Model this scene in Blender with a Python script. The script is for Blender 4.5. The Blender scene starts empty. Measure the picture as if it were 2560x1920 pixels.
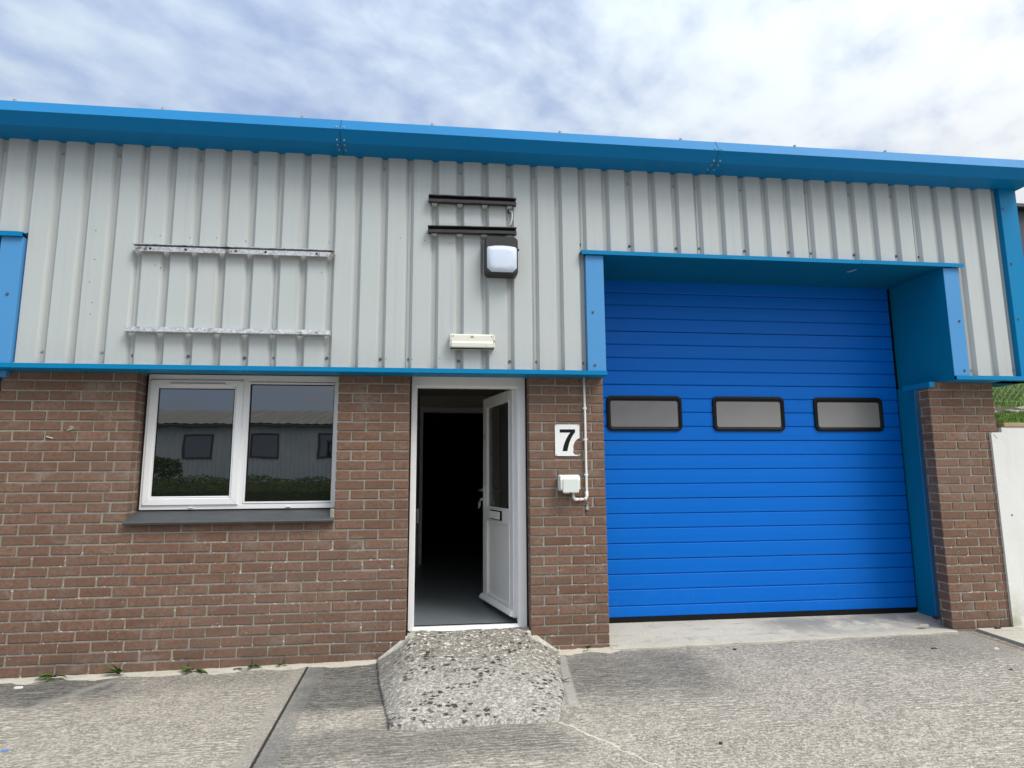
import bpy, bmesh, math, random
from mathutils import Vector, Matrix
random.seed(7)
R = random.Random(11)
scene = bpy.context.scene
col = scene.collection
PI = math.pi

# ------------------------------------------------------------------ mesh helpers
CORN = [(sx, sy, sz) for sx in (0, 1) for sy in (0, 1) for sz in (0, 1)]
_idx = {c: i for i, c in enumerate(CORN)}


def _cface():
    F = []
    for a in range(3):
        b, c = [k for k in range(3) if k != a]
        for s in (0, 1):
            q = []
            for (u, v) in ((0, 0), (1, 0), (1, 1), (0, 1)):
                k = [0, 0, 0]; k[a] = s; k[b] = u; k[c] = v
                q.append(_idx[tuple(k)] * 3 + a)
            F.append(q)
    for a in range(3):
        for b in range(a + 1, 3):
            c = 3 - a - b
            for u in (0, 1):
                for v in (0, 1):
                    k = [0, 0, 0]; k[a] = u; k[b] = v
                    k2 = list(k); k2[c] = 1
                    i, j = _idx[tuple(k)], _idx[tuple(k2)]
                    F.append([i * 3 + a, j * 3 + a, j * 3 + b, i * 3 + b])
    for i in range(8):
        F.append([i * 3, i * 3 + 1, i * 3 + 2])
    return F


CF = _cface()


class MB:
    """collects shapes; build() links them as one mesh object"""

    def __init__(self):
        self.v = []; self.f = []; self.r = []; self.m = []

    def add(self, vs, fs, r=0.5, m=0):
        o = len(self.v)
        self.v += [tuple(p) for p in vs]
        self.f += [[i + o for i in q] for q in fs]
        self.r += [r] * len(fs); self.m += [m] * len(fs)
        return self

    def box(self, x0, x1, y0, y1, z0, z1, c=0.002, r=0.5, m=0, M=None, jit=0):
        lo = (x0, y0, z0); hi = (x1, y1, z1)
        vs = []
        for k in CORN:
            for a in range(3):
                p = [0, 0, 0]
                for t in range(3):
                    ins = 0 if t == a else c
                    p[t] = (hi[t] - ins) if k[t] else (lo[t] + ins)
                    if jit: p[t] += R.uniform(-jit, jit)
                vs.append(Vector(p) if M is None else M @ Vector(p))
        return self.add(vs, CF, r, m)

    def prism(self, prof, a0, a1, axis='x', m=0, r=.5, caps=True):
        """closed profile extruded along axis; prof in the two other axes in order"""
        n = len(prof)

        def P(u, v, a):
            return {'x': (a, u, v), 'y': (u, a, v), 'z': (u, v, a)}[axis]
        vs = [P(u, v, a0) for u, v in prof] + [P(u, v, a1) for u, v in prof]
        fs = [[i, (i + 1) % n, n + (i + 1) % n, n + i] for i in range(n)]
        if caps:
            fs += [list(range(n))[::-1], list(range(n, 2 * n))]
        return self.add(vs, fs, r, m)

    def tube(self, pts, rad, seg=10, m=0, r=.5, caps=True):
        pts = [Vector(p) for p in pts]
        rads = rad if isinstance(rad, (list, tuple)) else [rad] * len(pts)
        vs = []; fs = []
        prev = None
        for i, p in enumerate(pts):
            t = (pts[min(i + 1, len(pts) - 1)] - pts[max(i - 1, 0)]).normalized()
            if prev is None:
                ref = Vector((0, 0, 1)) if abs(t.z) < .9 else Vector((0, 1, 0))
                nrm = t.cross(ref).normalized()
            else:
                nrm = (prev - t * prev.dot(t)).normalized()
            prev = nrm
            b = t.cross(nrm)
            for k in range(seg):
                a = 2 * PI * k / seg
                vs.append(p + (nrm * math.cos(a) + b * math.sin(a)) * rads[i])
        for i in range(len(pts) - 1):
            for k in range(seg):
                fs.append([i * seg + k, i * seg + (k + 1) % seg, (i + 1) * seg + (k + 1) % seg, (i + 1) * seg + k])
        if caps:
            fs.append(list(range(seg))[::-1]); fs.append([(len(pts) - 1) * seg + k for k in range(seg)])
        return self.add(vs, fs, r, m)

    def dome(self, p, rad, d=(0, -1, 0), h=None, seg=8, m=0):
        h = rad if h is None else h
        d = Vector(d).normalized(); p = Vector(p)
        return self.tube([p - d * .002, p + d * h * .5, p + d * h * .88, p + d * h], [rad, rad * .92, rad * .55, rad * .12], seg, m)

    def build(self, name, mat, parent=None, smooth=False, recalc=True):
        me = bpy.data.meshes.new(name)
        me.from_pydata(self.v, [], self.f)
        mats = mat if isinstance(mat, (list, tuple)) else [mat]
        for x in mats: me.materials.append(x)
        me.polygons.foreach_set('material_index', self.m)
        at = me.attributes.new('rnd', 'FLOAT', 'FACE')
        at.data.foreach_set('value', self.r)
        if recalc:
            bm = bmesh.new(); bm.from_mesh(me)
            bmesh.ops.recalc_face_normals(bm, faces=bm.faces)
            bm.to_mesh(me); bm.free()
        if smooth:
            me.polygons.foreach_set('use_smooth', [True] * len(me.polygons))
        me.update()
        o = bpy.data.objects.new(name, me)
        col.objects.link(o)
        if parent is not None: o.parent = parent
        return o


def empty(name, loc=(0, 0, 0)):
    o = bpy.data.objects.new(name, None); col.objects.link(o)
    o.empty_display_size = .2; o.location = loc
    return o


def tag(o, label=None, cat=None, group=None, kind=None):
    if label: o['label'] = label
    if cat: o['category'] = cat
    if group: o['group'] = group
    if kind: o['kind'] = kind
    return o


def adopt(root):
    """children were built in world coordinates: keep them there under a moved root"""
    for ch in list(root.children):
        ch.matrix_parent_inverse = Matrix.Translation(-Vector(root.location))


# ------------------------------------------------------------------ node helpers
class NT:
    def __init__(self, tree):
        self.t = tree; self.n = tree.nodes; self.l = tree.links

    def node(self, typ, **kw):
        x = self.n.new(typ)
        for k, v in kw.items(): setattr(x, k, v)
        return x

    def put(self, sock, v):
        if v is None: return
        if hasattr(v, 'links'): self.l.new(v, sock)
        else:
            if isinstance(v, (tuple, list)) and sock.type == 'RGBA' and len(v) == 3: v = (*v, 1)
            sock.default_value = v

    def math(self, op, a, b=None, c=None, clamp=False):
        x = self.node('ShaderNodeMath', operation=op, use_clamp=clamp)
        self.put(x.inputs[0], a); self.put(x.inputs[1], b)
        if c is not None: self.put(x.inputs[2], c)
        return x.outputs[0]

    def vmath(self, op, a, b=None):
        x = self.node('ShaderNodeVectorMath', operation=op)
        self.put(x.inputs[0], a); self.put(x.inputs[1], b)
        return x.outputs['Value'] if op in ('DOT_PRODUCT', 'LENGTH') else x.outputs[0]

    def mix(self, f, a, b, mode='MIX'):
        x = self.node('ShaderNodeMix', data_type='RGBA', blend_type=mode)
        x.clamp_factor = True
        self.put(x.inputs[0], f); self.put(x.inputs[6], a); self.put(x.inputs[7], b)
        return x.outputs[2]

    def noise(self, vec, scale, detail=3, rough=.55, dist=0, col=False):
        x = self.node('ShaderNodeTexNoise')
        self.put(x.inputs['Vector'], vec); x.inputs['Scale'].default_value = scale
        x.inputs['Detail'].default_value = detail; x.inputs['Roughness'].default_value = rough
        x.inputs['Distortion'].default_value = dist
        return x.outputs[1 if col else 0]

    def voro(self, vec, scale, feature='F1', out='Distance', rnd=1):
        x = self.node('ShaderNodeTexVoronoi', feature=feature)
        self.put(x.inputs['Vector'], vec); x.inputs['Scale'].default_value = scale
        x.inputs['Randomness'].default_value = rnd
        return x.outputs[out]

    def ss(self, v, lo, hi, a=0., b=1.):
        x = self.node('ShaderNodeMapRange', interpolation_type='SMOOTHSTEP')
        self.put(x.inputs[0], v); x.inputs[1].default_value = lo; x.inputs[2].default_value = hi
        x.inputs[3].default_value = a; x.inputs[4].default_value = b
        return x.outputs[0]

    def pos(self):
        return self.node('ShaderNodeNewGeometry').outputs['Position']

    def xyz(self, v):
        x = self.node('ShaderNodeSeparateXYZ'); self.put(x.inputs[0], v)
        return x.outputs[0], x.outputs[1], x.outputs[2]

    def comb(self, a, b, c):
        x = self.node('ShaderNodeCombineXYZ')
        self.put(x.inputs[0], a); self.put(x.inputs[1], b); self.put(x.inputs[2], c)
        return x.outputs[0]

    def scale(self, v, s):
        x = self.node('ShaderNodeVectorMath', operation='MULTIPLY')
        self.put(x.inputs[0], v); x.inputs[1].default_value = s
        return x.outputs[0]

    def bump(self, h, strength=.3, dist=.01):
        x = self.node('ShaderNodeBump')
        x.inputs['Strength'].default_value = strength; x.inputs['Distance'].default_value = dist
        self.put(x.inputs['Height'], h)
        return x.outputs[0]

    def box2(self, x, y, x0, x1, y0, y1, e=.08):
        a = self.math('MULTIPLY', self.ss(x, x0 - e, x0 + e), self.ss(x, x1 - e, x1 + e, 1, 0))
        b = self.math('MULTIPLY', self.ss(y, y0 - e, y0 + e), self.ss(y, y1 - e, y1 + e, 1, 0))
        return self.math('MULTIPLY', a, b)


def material(name, fn=None, color=(.5, .5, .5), rough=.5, metal=0., spec=.5):
    m = bpy.data.materials.new(name); m.use_nodes = True
    t = NT(m.node_tree)
    b = m.node_tree.nodes['Principled BSDF']
    b.inputs['Base Color'].default_value = (*color, 1)
    b.inputs['Roughness'].default_value = rough
    b.inputs['Metallic'].default_value = metal
    b.inputs['Specular IOR Level'].default_value = spec
    if fn: fn(t, b)
    return m


def painted(name, c, rough=.42, var=.12, streak=.10, dirt=(.25, .24, .22), bump=.04, spec=.5):
    """sheet metal paint: slow fading, faint rain streaks, fine orange peel"""
    def fn(t, b):
        p = t.pos()
        n1 = t.noise(p, 1.3, 4)
        n2 = t.noise(t.scale(p, (14, 14, .9)), 1.0, 4)
        n3 = t.noise(p, 60, 2)
        k = t.math('MULTIPLY_ADD', t.math('SUBTRACT', n1, .5), 2 * var, 1.0)
        cc = t.mix(1.0, c, t.comb(k, k, k), 'MULTIPLY')
        cc = t.mix(t.math('MULTIPLY', t.ss(n2, .52, .75), streak), cc, dirt)
        b.inputs['Specular IOR Level'].default_value = spec
        t.put(b.inputs['Base Color'], cc)
        t.put(b.inputs['Roughness'], t.math('MULTIPLY_ADD', n2, .18, rough - .09))
        t.put(b.inputs['Normal'], t.bump(t.math('ADD', n3, t.math('MULTIPLY', t.noise(p, 6, 2), 2.)), bump, .004))
    return material(name, fn, c, rough)


# ------------------------------------------------------------------ materials
def f_brick(t, b):
    p = t.pos()
    a = t.node('ShaderNodeAttribute', attribute_name='rnd').outputs['Fac']
    n1 = t.noise(p, 38, 5, .65)
    n2 = t.noise(t.scale(p, (1, 1, 3.2)), 150, 3, .7)
    n3 = t.noise(p, .9, 3)
    c = t.mix(a, (.162, .089, .059), (.225, .130, .089))
    c = t.mix(t.ss(n1, .40, .72), c, (.112, .072, .052))
    c = t.mix(t.math('MULTIPLY', t.ss(n2, .55, .8), .5), c, (.27, .195, .155))
    c = t.mix(t.math('MULTIPLY', t.ss(n3, .4, .7), .25), c, (.215, .165, .132))
    # grey weathering / lime bloom on some bricks
    c = t.mix(t.math('MULTIPLY', t.ss(t.noise(t.scale(p, (1, 1, 1.8)), 3.4, 6, .75), .50, .72), .60), c, (.27, .23, .195))
    x, y, z = t.xyz(p)
    damp = t.math('MULTIPLY', t.ss(z, .02, .35, 1, 0), t.ss(t.noise(p, 5, 4), .35, .65))
    c = t.mix(t.math('MULTIPLY', damp, .35), c, (.09, .075, .06))
    # old paint spots and mortar splashes low on the wall
    w = t.math('MULTIPLY', t.ss(t.noise(t.scale(p, (1, 1, 2.0)), 52, 2), .725, .74), t.ss(z, 1.0, .8, 0, 1))
    c = t.mix(w, c, (.75, .73, .68))
    t.put(b.inputs['Base Color'], c)
    t.put(b.inputs['Normal'], t.bump(t.math('ADD', t.math('MULTIPLY', n1, .6), n2), .55, .004))


def f_mortar(t, b):
    p = t.pos(); x, y, z = t.xyz(p)
    c = t.mix(t.noise(p, 9, 5, .7), (.225, .212, .185), (.36, .342, .30))
    c = t.mix(t.ss(t.noise(p, 90, 2), .55, .75), c, (.22, .21, .185))
    w = t.math('MULTIPLY', t.ss(t.noise(t.scale(p, (1, 1, 1.5)), 48, 3), .645, .66), t.ss(z, 1.05, .75, 0, 1))
    c = t.mix(w, c, (.85, .83, .78))
    c = t.mix(t.math('MULTIPLY', t.ss(z, .12, .0), t.ss(t.noise(p, 7, 3), .5, .6)), c, (.06, .055, .045))
    t.put(b.inputs['Base Color'], c)
    t.put(b.inputs['Normal'], t.bump(t.noise(p, 160, 3), .6, .004))


def f_clad(t, b):
    p = t.pos()
    n = t.noise(t.scale(p, (22, 6, .55)), 1, 5, .6)
    c = t.mix(t.noise(p, .8, 3), (.432, .470, .472), (.482, .515, .512))
    c = t.mix(t.math('MULTIPLY', t.ss(n, .5, .8), .28), c, (.31, .31, .285))
    x, y, z = t.xyz(p)
    # chalky dirt just above the drip trim; rib shading painted dark into the troughs
    c = t.mix(t.math('MULTIPLY', t.ss(z, 2.55, 2.23), t.math('MULTIPLY', t.noise(t.scale(p, (30, 1, 3)), 1, 3), .35)), c, (.33, .325, .295))
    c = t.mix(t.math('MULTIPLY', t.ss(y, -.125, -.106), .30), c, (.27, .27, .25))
    t.put(b.inputs['Base Color'], c)
    leather = t.math('ADD', t.noise(p, 260, 2), t.math('MULTIPLY', t.noise(p, 9, 2), 1.5))
    t.put(b.inputs['Normal'], t.bump(leather, .12, .003))


def f_white(t, b):
    p = t.pos()
    c = t.mix(t.noise(p, 5, 4), (.80, .81, .815), (.73, .74, .745))
    c = t.mix(t.math('MULTIPLY', t.ss(t.noise(t.scale(p, (9, 9, 1.2)), 2, 4), .58, .8), .25), c, (.52, .51, .47))
    t.put(b.inputs['Base Color'], c)


def f_ground(t, b):
    p = t.pos(); x, y, z = t.xyz(p)
    nd = t.noise(p, 3.2, 4, .6)
    nx = t.math('ADD', x, t.math('MULTIPLY', t.math('SUBTRACT', nd, .5), .5))
    ny = t.math('ADD', y, t.math('MULTIPLY', t.math('SUBTRACT', t.noise(t.vmath('ADD', p, (5, 3, 0)), 3.2, 4), .5), .5))
    big = t.noise(p, .7, 4, .6); med = t.noise(p, 7, 5, .65)
    fine = t.noise(p, 75, 3, .7); v = t.voro(p, 95, out='Color')
    vr = t.xyz(v)[0]
    c = t.mix(big, (.270, .250, .218), (.385, .355, .308))
    c = t.mix(t.ss(med, .35, .7), c, (.215, .200, .175))
    c = t.mix(t.math('MULTIPLY', t.ss(vr, .72, .98), .55), c, (.66, .60, .49))
    c = t.mix(t.math('MULTIPLY', t.ss(vr, .30, .0), .75), c, (.15, .13, .105))
    c = t.mix(t.ss(fine, .48, .72), c, (.42, .39, .335))
    mot = t.noise(t.scale(p, (1, 1.6, 1)), 34, 4, .72)
    c = t.mix(t.math('MULTIPLY', t.ss(mot, .51, .62), .55), c, (.53, .495, .43))
    c = t.mix(t.math('MULTIPLY', t.ss(mot, .48, .38), .55), c, (.155, .145, .13))
    # broom ribs parallel to the wall
    w = t.math('SINE', t.math('ADD', t.math('MULTIPLY', y, 190.), t.math('MULTIPLY', t.noise(t.scale(p, (2.6, 6, 1)), 3.2, 4), 20.)))
    brk = t.noise(t.scale(p, (11, 26, 1)), 2., 3)
    ribm = t.math('MULTIPLY', t.ss(t.noise(t.vmath('ADD', p, (9, 2, 0)), 1.5, 3), .42, .60), t.ss(y, -2.6, -1.2, .35, 1.))
    jd = t.math('ADD', t.math('SUBTRACT', x, 2.10), t.math('MULTIPLY', y, .0346))
    band = t.math('MULTIPLY', t.ss(jd, -.105, -.09), t.ss(jd, .115, .13, 1, 0))
    jr = t.math('ADD', t.math('SUBTRACT', x, 7.30), t.math('MULTIPLY', y, -.02))
    bandr = t.math('MULTIPLY', t.ss(jr, -.18, -.165), t.ss(jr, .2, .22, 1, 0))
    smooth = t.math('MAXIMUM', band, bandr)
    ribm = t.math('MULTIPLY', ribm, t.math('SUBTRACT', 1., smooth))
    rib = t.math('MULTIPLY', t.ss(t.math('ADD', w, t.math('MULTIPLY', t.math('SUBTRACT', brk, .5), 2.4)), -.35, .6), 1.)
    c = t.mix(t.math('MULTIPLY', ribm, t.math('MULTIPLY', t.math('SUBTRACT', 1., rib), .50)), c, (.19, .175, .15))
    c = t.mix(t.math('MULTIPLY', t.math('MULTIPLY', ribm, t.ss(rib, .75, 1.)), t.ss(brk, .42, .62, .1, .55)), c, (.66, .62, .54))
    # stained, never washed strips by the wall
    d = t.math('MAXIMUM', t.box2(nx, ny, -6, .95, -.55, -.02, .16), t.box2(nx, ny, 2.16, 2.85, -.95, .1, .10))
    d = t.math('MAXIMUM', d, t.math('MULTIPLY', t.box2(nx, ny, 3.8, 5.0, -1.05, -.06, .26), .72))
    d = t.math('MAXIMUM', d, t.math('MULTIPLY', t.box2(nx, ny, 2.1, 3.75, -1.75, -1.28, .14), .62))
    d = t.math('MAXIMUM', d, t.math('MULTIPLY', t.box2(nx, ny, 6.5, 9.5, -.7, .1, .25), .45))
    d = t.math('MAXIMUM', d, t.math('MULTIPLY', t.box2(nx, ny, .9, 2.1, -.42, -.05, .12), .4))
    d = t.math('MULTIPLY', d, t.math('MULTIPLY_ADD', t.noise(t.scale(p, (1, 2.5, 1)), 6, 5, .75), 2.0, .0), clamp=True)
    wet = t.mix(rib, (.058, .058, .056), (.150, .146, .135))
    wet = t.mix(t.ss(fine, .5, .75), wet, (.26, .25, .23))
    c = t.mix(t.math('MULTIPLY', d, .90), c, wet)
    c = t.mix(t.math('MULTIPLY', band, .55), c, t.mix(t.ss(jd, -.02, .02), (.30, .28, .245), (.165, .165, .16)))
    c = t.mix(t.math('MULTIPLY', bandr, .35), c, (.27, .25, .22))
    # pale mortar smears
    mx = t.math('ADD', t.math('ADD', x, t.math('MULTIPLY', y, -.125)), t.math('MULTIPLY', t.math('SUBTRACT', med, .5), .05))
    sm = t.box2(mx, t.math('ADD', y, t.math('MULTIPLY', t.math('SUBTRACT', med, .5), .1)), 3.985, 4.045, -1.12, -.06, .012)
    sm = t.math('MAXIMUM', sm, t.math('MULTIPLY', t.box2(t.math('ADD', nx, t.math('MULTIPLY', y, -.55)), ny, .83, .95, -.62, -.08, .05), .6))
    c = t.mix(t.math('MULTIPLY', sm, .7), c, (.40, .385, .35))
    crack = t.math('ABSOLUTE', t.math('ADD', t.math('SUBTRACT', x, 3.74), t.math('ADD', t.math('MULTIPLY', t.math('ADD', y, 1.36), .62), t.math('MULTIPLY', t.math('SUBTRACT', med, .5), .12))))
    cm = t.math('MULTIPLY', t.ss(crack, .004, .010, 1, 0), t.math('MULTIPLY', t.ss(y, -1.36, -1.37), t.ss(y, -2.1, -1.95)))
    c = t.mix(t.math('MULTIPLY', cm, .7), c, (.62, .58, .49))
    # joints
    jw = t.math('ADD', t.math('ABSOLUTE', jd), t.math('MULTIPLY', t.math('SUBTRACT', fine, .5), .006))
    c = t.mix(t.ss(jw, .004, .009, 1, 0), c, (.035, .033, .030))
    rust = t.math('MULTIPLY', t.ss(t.math('ABSOLUTE', t.math('SUBTRACT', t.math('ADD', x, t.math('MULTIPLY', y, -.10)), 7.535)), .01, .04, 1, 0), t.ss(t.noise(p, 9, 3), .35, .55))
    c = t.mix(t.math('MULTIPLY', rust, .6), c, (.17, .11, .06))
    # far yard turns to worn tarmac
    c = t.mix(t.ss(y, -8.5, -9.), c, t.mix(med, (.07, .07, .07), (.13, .125, .12)))
    t.put(b.inputs['Base Color'], c)
    h = t.math('ADD', t.math('MULTIPLY', fine, .45), t.math('MULTIPLY', t.voro(p, 95), .8))
    h = t.math('ADD', h, t.math('MULTIPLY', t.math('MULTIPLY', rib, ribm), .9))
    h = t.math('SUBTRACT', h, t.math('MULTIPLY', t.ss(jw, .004, .012, 1, 0), 4.))
    t.put(b.inputs['Normal'], t.bump(h, .75, .006))


def f_apron(t, b):
    p = t.pos(); x, y, z = t.xyz(p)
    c = t.mix(t.noise(p, 2.2, 5, .6), (.36, .335, .285), (.55, .52, .44))
    c = t.mix(t.ss(t.noise(t.scale(p, (1, 3, 1)), 6, 5, .7), .5, .72), c, (.30, .285, .25))
    c = t.mix(t.ss(t.noise(p, 90, 3), .5, .75), c, (.58, .55, .47))
    c = t.mix(t.math('MULTIPLY', t.box2(x, y, 5.9, 7.4, .12, .5, .2), t.ss(t.noise(p, 5, 4), .35, .6)), c, (.24, .235, .22))
    t.put(b.inputs['Base Color'], c)
    t.put(b.inputs['Normal'], t.bump(t.math('ADD', t.noise(p, 80, 3), t.noise(p, 14, 3)), .5, .006))


def f_ramp(t, b):
    p = t.pos(); x, y, z = t.xyz(p)
    q = t.vmath('ADD', p, t.scale(t.noise(p, 30, 2, col=True), (.02, .02, .02)))
    v = t.voro(q, 40, out='Color'); vd = t.voro(q, 40)
    r1, r2, r3 = t.xyz(v)
    v2 = t.voro(q, 110, out='Color'); s1, s2, s3 = t.xyz(v2)
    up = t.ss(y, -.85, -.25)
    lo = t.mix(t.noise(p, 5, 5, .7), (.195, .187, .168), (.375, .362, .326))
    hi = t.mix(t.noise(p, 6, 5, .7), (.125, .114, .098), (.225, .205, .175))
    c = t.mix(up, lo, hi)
    c = t.mix(t.math('MULTIPLY', t.ss(s1, .6, .95), .6), c, (.62, .59, .51))
    c = t.mix(t.math('MULTIPLY', t.ss(s2, .35, .0), .6), c, (.13, .12, .11))
    peb = t.math('MULTIPLY', t.ss(vd, .60, .50), t.ss(r1, .70, .74))
    c = t.mix(t.math('MULTIPLY', peb, t.math('MULTIPLY_ADD', up, .75, .15)), c, t.mix(r3, (.34, .30, .25), (.74, .72, .66)))
    cl = t.ss(t.noise(p, 3.0, 3), .42, .55)
    hole = t.math('MULTIPLY', t.ss(t.voro(t.vmath('ADD', q, (3, 1, 0)), 22), .42, .36), t.math('MULTIPLY', t.ss(t.xyz(t.voro(t.vmath('ADD', q, (3, 1, 0)), 22, out='Color'))[0], .42, .47), cl))
    hole = t.math('MAXIMUM', hole, t.math('MULTIPLY', t.ss(t.noise(t.scale(p, (1, 1.3, 1)), 15, 2, .5), .655, .675), t.math('MULTIPLY', cl, t.ss(y, -.2, -.4))))
    c = t.mix(hole, c, (.042, .036, .033))
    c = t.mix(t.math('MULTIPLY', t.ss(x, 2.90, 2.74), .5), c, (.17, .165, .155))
    hau = t.math('MULTIPLY', t.ss(t.math('ADD', y, t.math('MULTIPLY', t.math('SUBTRACT', t.noise(p, 14, 3), .5), .06)), -.065, -.04), t.math('MAXIMUM', t.ss(x, 2.90, 2.86), t.ss(x, 3.74, 3.78)))
    c = t.mix(t.math('MULTIPLY', hau, .85), c, t.mix(t.noise(p, 30, 4), (.34, .325, .29), (.56, .54, .48)))
    mot = t.noise(p, 42, 4, .75)
    c = t.mix(t.math('MULTIPLY', t.ss(mot, .53, .62), t.math('MULTIPLY_ADD', up, -.30, .50)), c, (.74, .72, .66))
    c = t.mix(t.math('MULTIPLY', t.ss(mot, .46, .37), t.math('MULTIPLY_ADD', up, -.35, .65)), c, (.10, .09, .08))
    t.put(b.inputs['Base Color'], c)
    h = t.math('ADD', t.math('MULTIPLY', peb, .8), t.math('MULTIPLY', t.noise(p, 70, 4, .7), .9))
    h = t.math('SUBTRACT', h, t.math('MULTIPLY', hole, 1.2))
    t.put(b.inputs['Normal'], t.bump(h, .5, .007))


def f_slate(t, b):
    p = t.pos()
    c = t.mix(t.noise(t.scale(p, (2, 9, 9)), 4, 5, .7), (.032, .036, .039), (.085, .092, .096))
    t.put(b.inputs['Base Color'], c)
    t.put(b.inputs['Normal'], t.bump(t.noise(t.scale(p, (3, 20, 20)), 5, 5), .4, .006))


def f_galv(t, b):
    p = t.pos()
    c = t.mix(t.xyz(t.voro(p, 70, out='Color'))[0], (.40, .41, .42), (.68, .69, .70))
    c = t.mix(t.ss(t.noise(p, 14, 4), .56, .72), c, (.16, .14, .12))
    t.put(b.inputs['Base Color'], c)


def f_render(t, b):
    p = t.pos(); x, y, z = t.xyz(p)
    c = t.mix(t.noise(p, 2.5, 5), (.62, .62, .60), (.72, .72, .705))
    c = t.mix(t.math('MULTIPLY', t.ss(t.noise(t.scale(p, (8, 8, .8)), 1.5, 5), .5, .75), .35), c, (.52, .52, .49))
    c = t.mix(t.math('MULTIPLY', t.ss(z, .45, .05), t.ss(t.noise(p, 7, 4), .3, .6)), c, (.36, .37, .27))
    t.put(b.inputs['Base Color'], c)
    t.put(b.inputs['Normal'], t.bump(t.noise(p, 30, 4), .15, .01))


def f_soil(t, b):
    p = t.pos()
    c = t.mix(t.noise(p, 8, 5), (.030, .048, .014), (.07, .10, .03))
    x, y, z = t.xyz(p)
    yy = t.math('ADD', y, t.math('MULTIPLY', t.math('SUBTRACT', t.noise(p, 3, 3), .5), .25))
    c = t.mix(t.math('MULTIPLY', t.ss(yy, .50, .58), t.ss(yy, .86, .94, 1, 0)), c, t.mix(t.noise(p, 25, 4), (.035, .03, .024), (.14, .12, .10)))
    t.put(b.inputs['Base Color'], c)


def f_leaf(c0, c1):
    def fn(t, b):
        a = t.node('ShaderNodeAttribute', attribute_name='rnd').outputs['Fac']
        t.put(b.inputs['Base Color'], t.mix(a, c0, c1))
        b.inputs['Subsurface Weight'].default_value = 0
    return fn


def f_asb(t, b):
    p = t.pos()
    c = t.mix(t.noise(t.scale(p, (5, .4, .4)), 1, 5), (.12, .118, .105), (.30, .29, .262))
    t.put(b.inputs['Base Color'], c)


def f_pane(name, tint, refl_rough=.0, base=(.008, .009, .010)):
    """double glazing over a dark room: real fresnel reflection on a near-black body"""
    m = bpy.data.materials.new(name); m.use_nodes = True
    t = NT(m.node_tree); b = m.node_tree.nodes['Principled BSDF']
    b.inputs['Base Color'].default_value = (*base, 1)
    b.inputs['Roughness'].default_value = refl_rough
    b.inputs['IOR'].default_value = 2.5
    b.inputs['Specular IOR Level'].default_value = .62
    p = t.pos()
    t.put(b.inputs['Normal'], t.bump(t.noise(p, 1.6, 2), .05, .02))
    return m


M = {}
M['brick'] = material('brick', f_brick, rough=.88, spec=.25)
M['mortar'] = material('mortar', f_mortar, rough=.95, spec=.15)
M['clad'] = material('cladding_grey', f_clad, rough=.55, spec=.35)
M['blue_eaves'] = painted('eaves_blue', (.0, .165, .40), .42, .10, .05, (.05, .18, .30), spec=.14)
M['blue_flange'] = painted('flange_blue', (.075, .275, .56), .45, .05, .05, spec=.2)
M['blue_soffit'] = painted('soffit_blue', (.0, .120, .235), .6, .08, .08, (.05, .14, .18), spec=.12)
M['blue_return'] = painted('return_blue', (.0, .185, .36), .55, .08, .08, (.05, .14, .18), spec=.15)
M['blue_trim'] = painted('trim_blue', (.0, .195, .42), .42, .08, .06, (.1, .22, .3), spec=.16)
M['blue_door'] = painted('door_blue', (.0, .130, .520), .45, .04, .02, (.05, .12, .3), bump=.06, spec=.13)
def f_door(t, b):
    p = t.pos(); x, y, z = t.xyz(p)
    c = t.mix(t.noise(p, 1.1, 4), (.0, .126, .545), (.0, .146, .605))
    g1 = t.math('MULTIPLY', t.ss(y, .5005, .506), .35)
    c = t.mix(g1, c, (.0, .045, .20))
    sp = t.math('MULTIPLY', t.ss(z, .75, .12), t.ss(t.noise(t.scale(p, (9, 1, 5)), 3, 5, .7), .48, .72))
    c = t.mix(t.math('MULTIPLY', sp, .07), c, (.16, .21, .28))
    sc = t.ss(t.noise(t.scale(p, (1.3, 1, 30)), 3, 4, .6), .70, .76)
    c = t.mix(t.math('MULTIPLY', sc, .04), c, (.2, .35, .6))
    b.inputs['Specular IOR Level'].default_value = .16
    t.put(b.inputs['Base Color'], c)
    t.put(b.inputs['Roughness'], t.math('MULTIPLY_ADD', t.noise(t.scale(p, (2, 1, 6)), 4, 4), .25, .34))
    t.put(b.inputs['Normal'], t.bump(t.math('ADD', t.noise(p, 130, 2), t.math('MULTIPLY', t.noise(t.scale(p, (.7, 1, 2.2)), 3, 2), 6.)), .10, .004))


M['blue_door'] = material('door_blue', f_door)
M['black'] = painted('black_rubber', (.006, .006, .007), .6, .05, .0, spec=.2)
M['black_rail'] = painted('black_rail', (.018, .017, .018), .5, .15, .2, (.10, .08, .06))
M['white'] = material('white_upvc', f_white, rough=.35, spec=.45)
M['white_line'] = material('upvc_seam', color=(.33, .33, .34), rough=.5)
M['box_white'] = painted('socket_box_white', (.66, .70, .67), .4, .05, .06)
M['conduit'] = painted('conduit_white', (.76, .76, .75), .4, .05, .08)
M['cream'] = painted('yellowed_plastic', (.72, .72, .63), .4, .08, .15, (.40, .33, .2))
M['lens'] = painted('opal_lens', (.60, .67, .80), .22, .04, .02)
M['slate'] = material('slate', f_slate, rough=.5)
M['galv'] = material('galvanised', f_galv, rough=.42, metal=.55)
M['screw'] = painted('screw_head', (.30, .31, .31), .45, .2, .2)
M['screw_dark'] = painted('screw_dark', (.10, .105, .11), .5, .2, .2)
M['steel'] = material('bright_steel', color=(.62, .62, .62), rough=.25, metal=.9)
M['hole'] = material('dark_hole', color=(.015, .014, .013), rough=.8)
M['pane'] = f_pane('window_glass', None)
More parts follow.
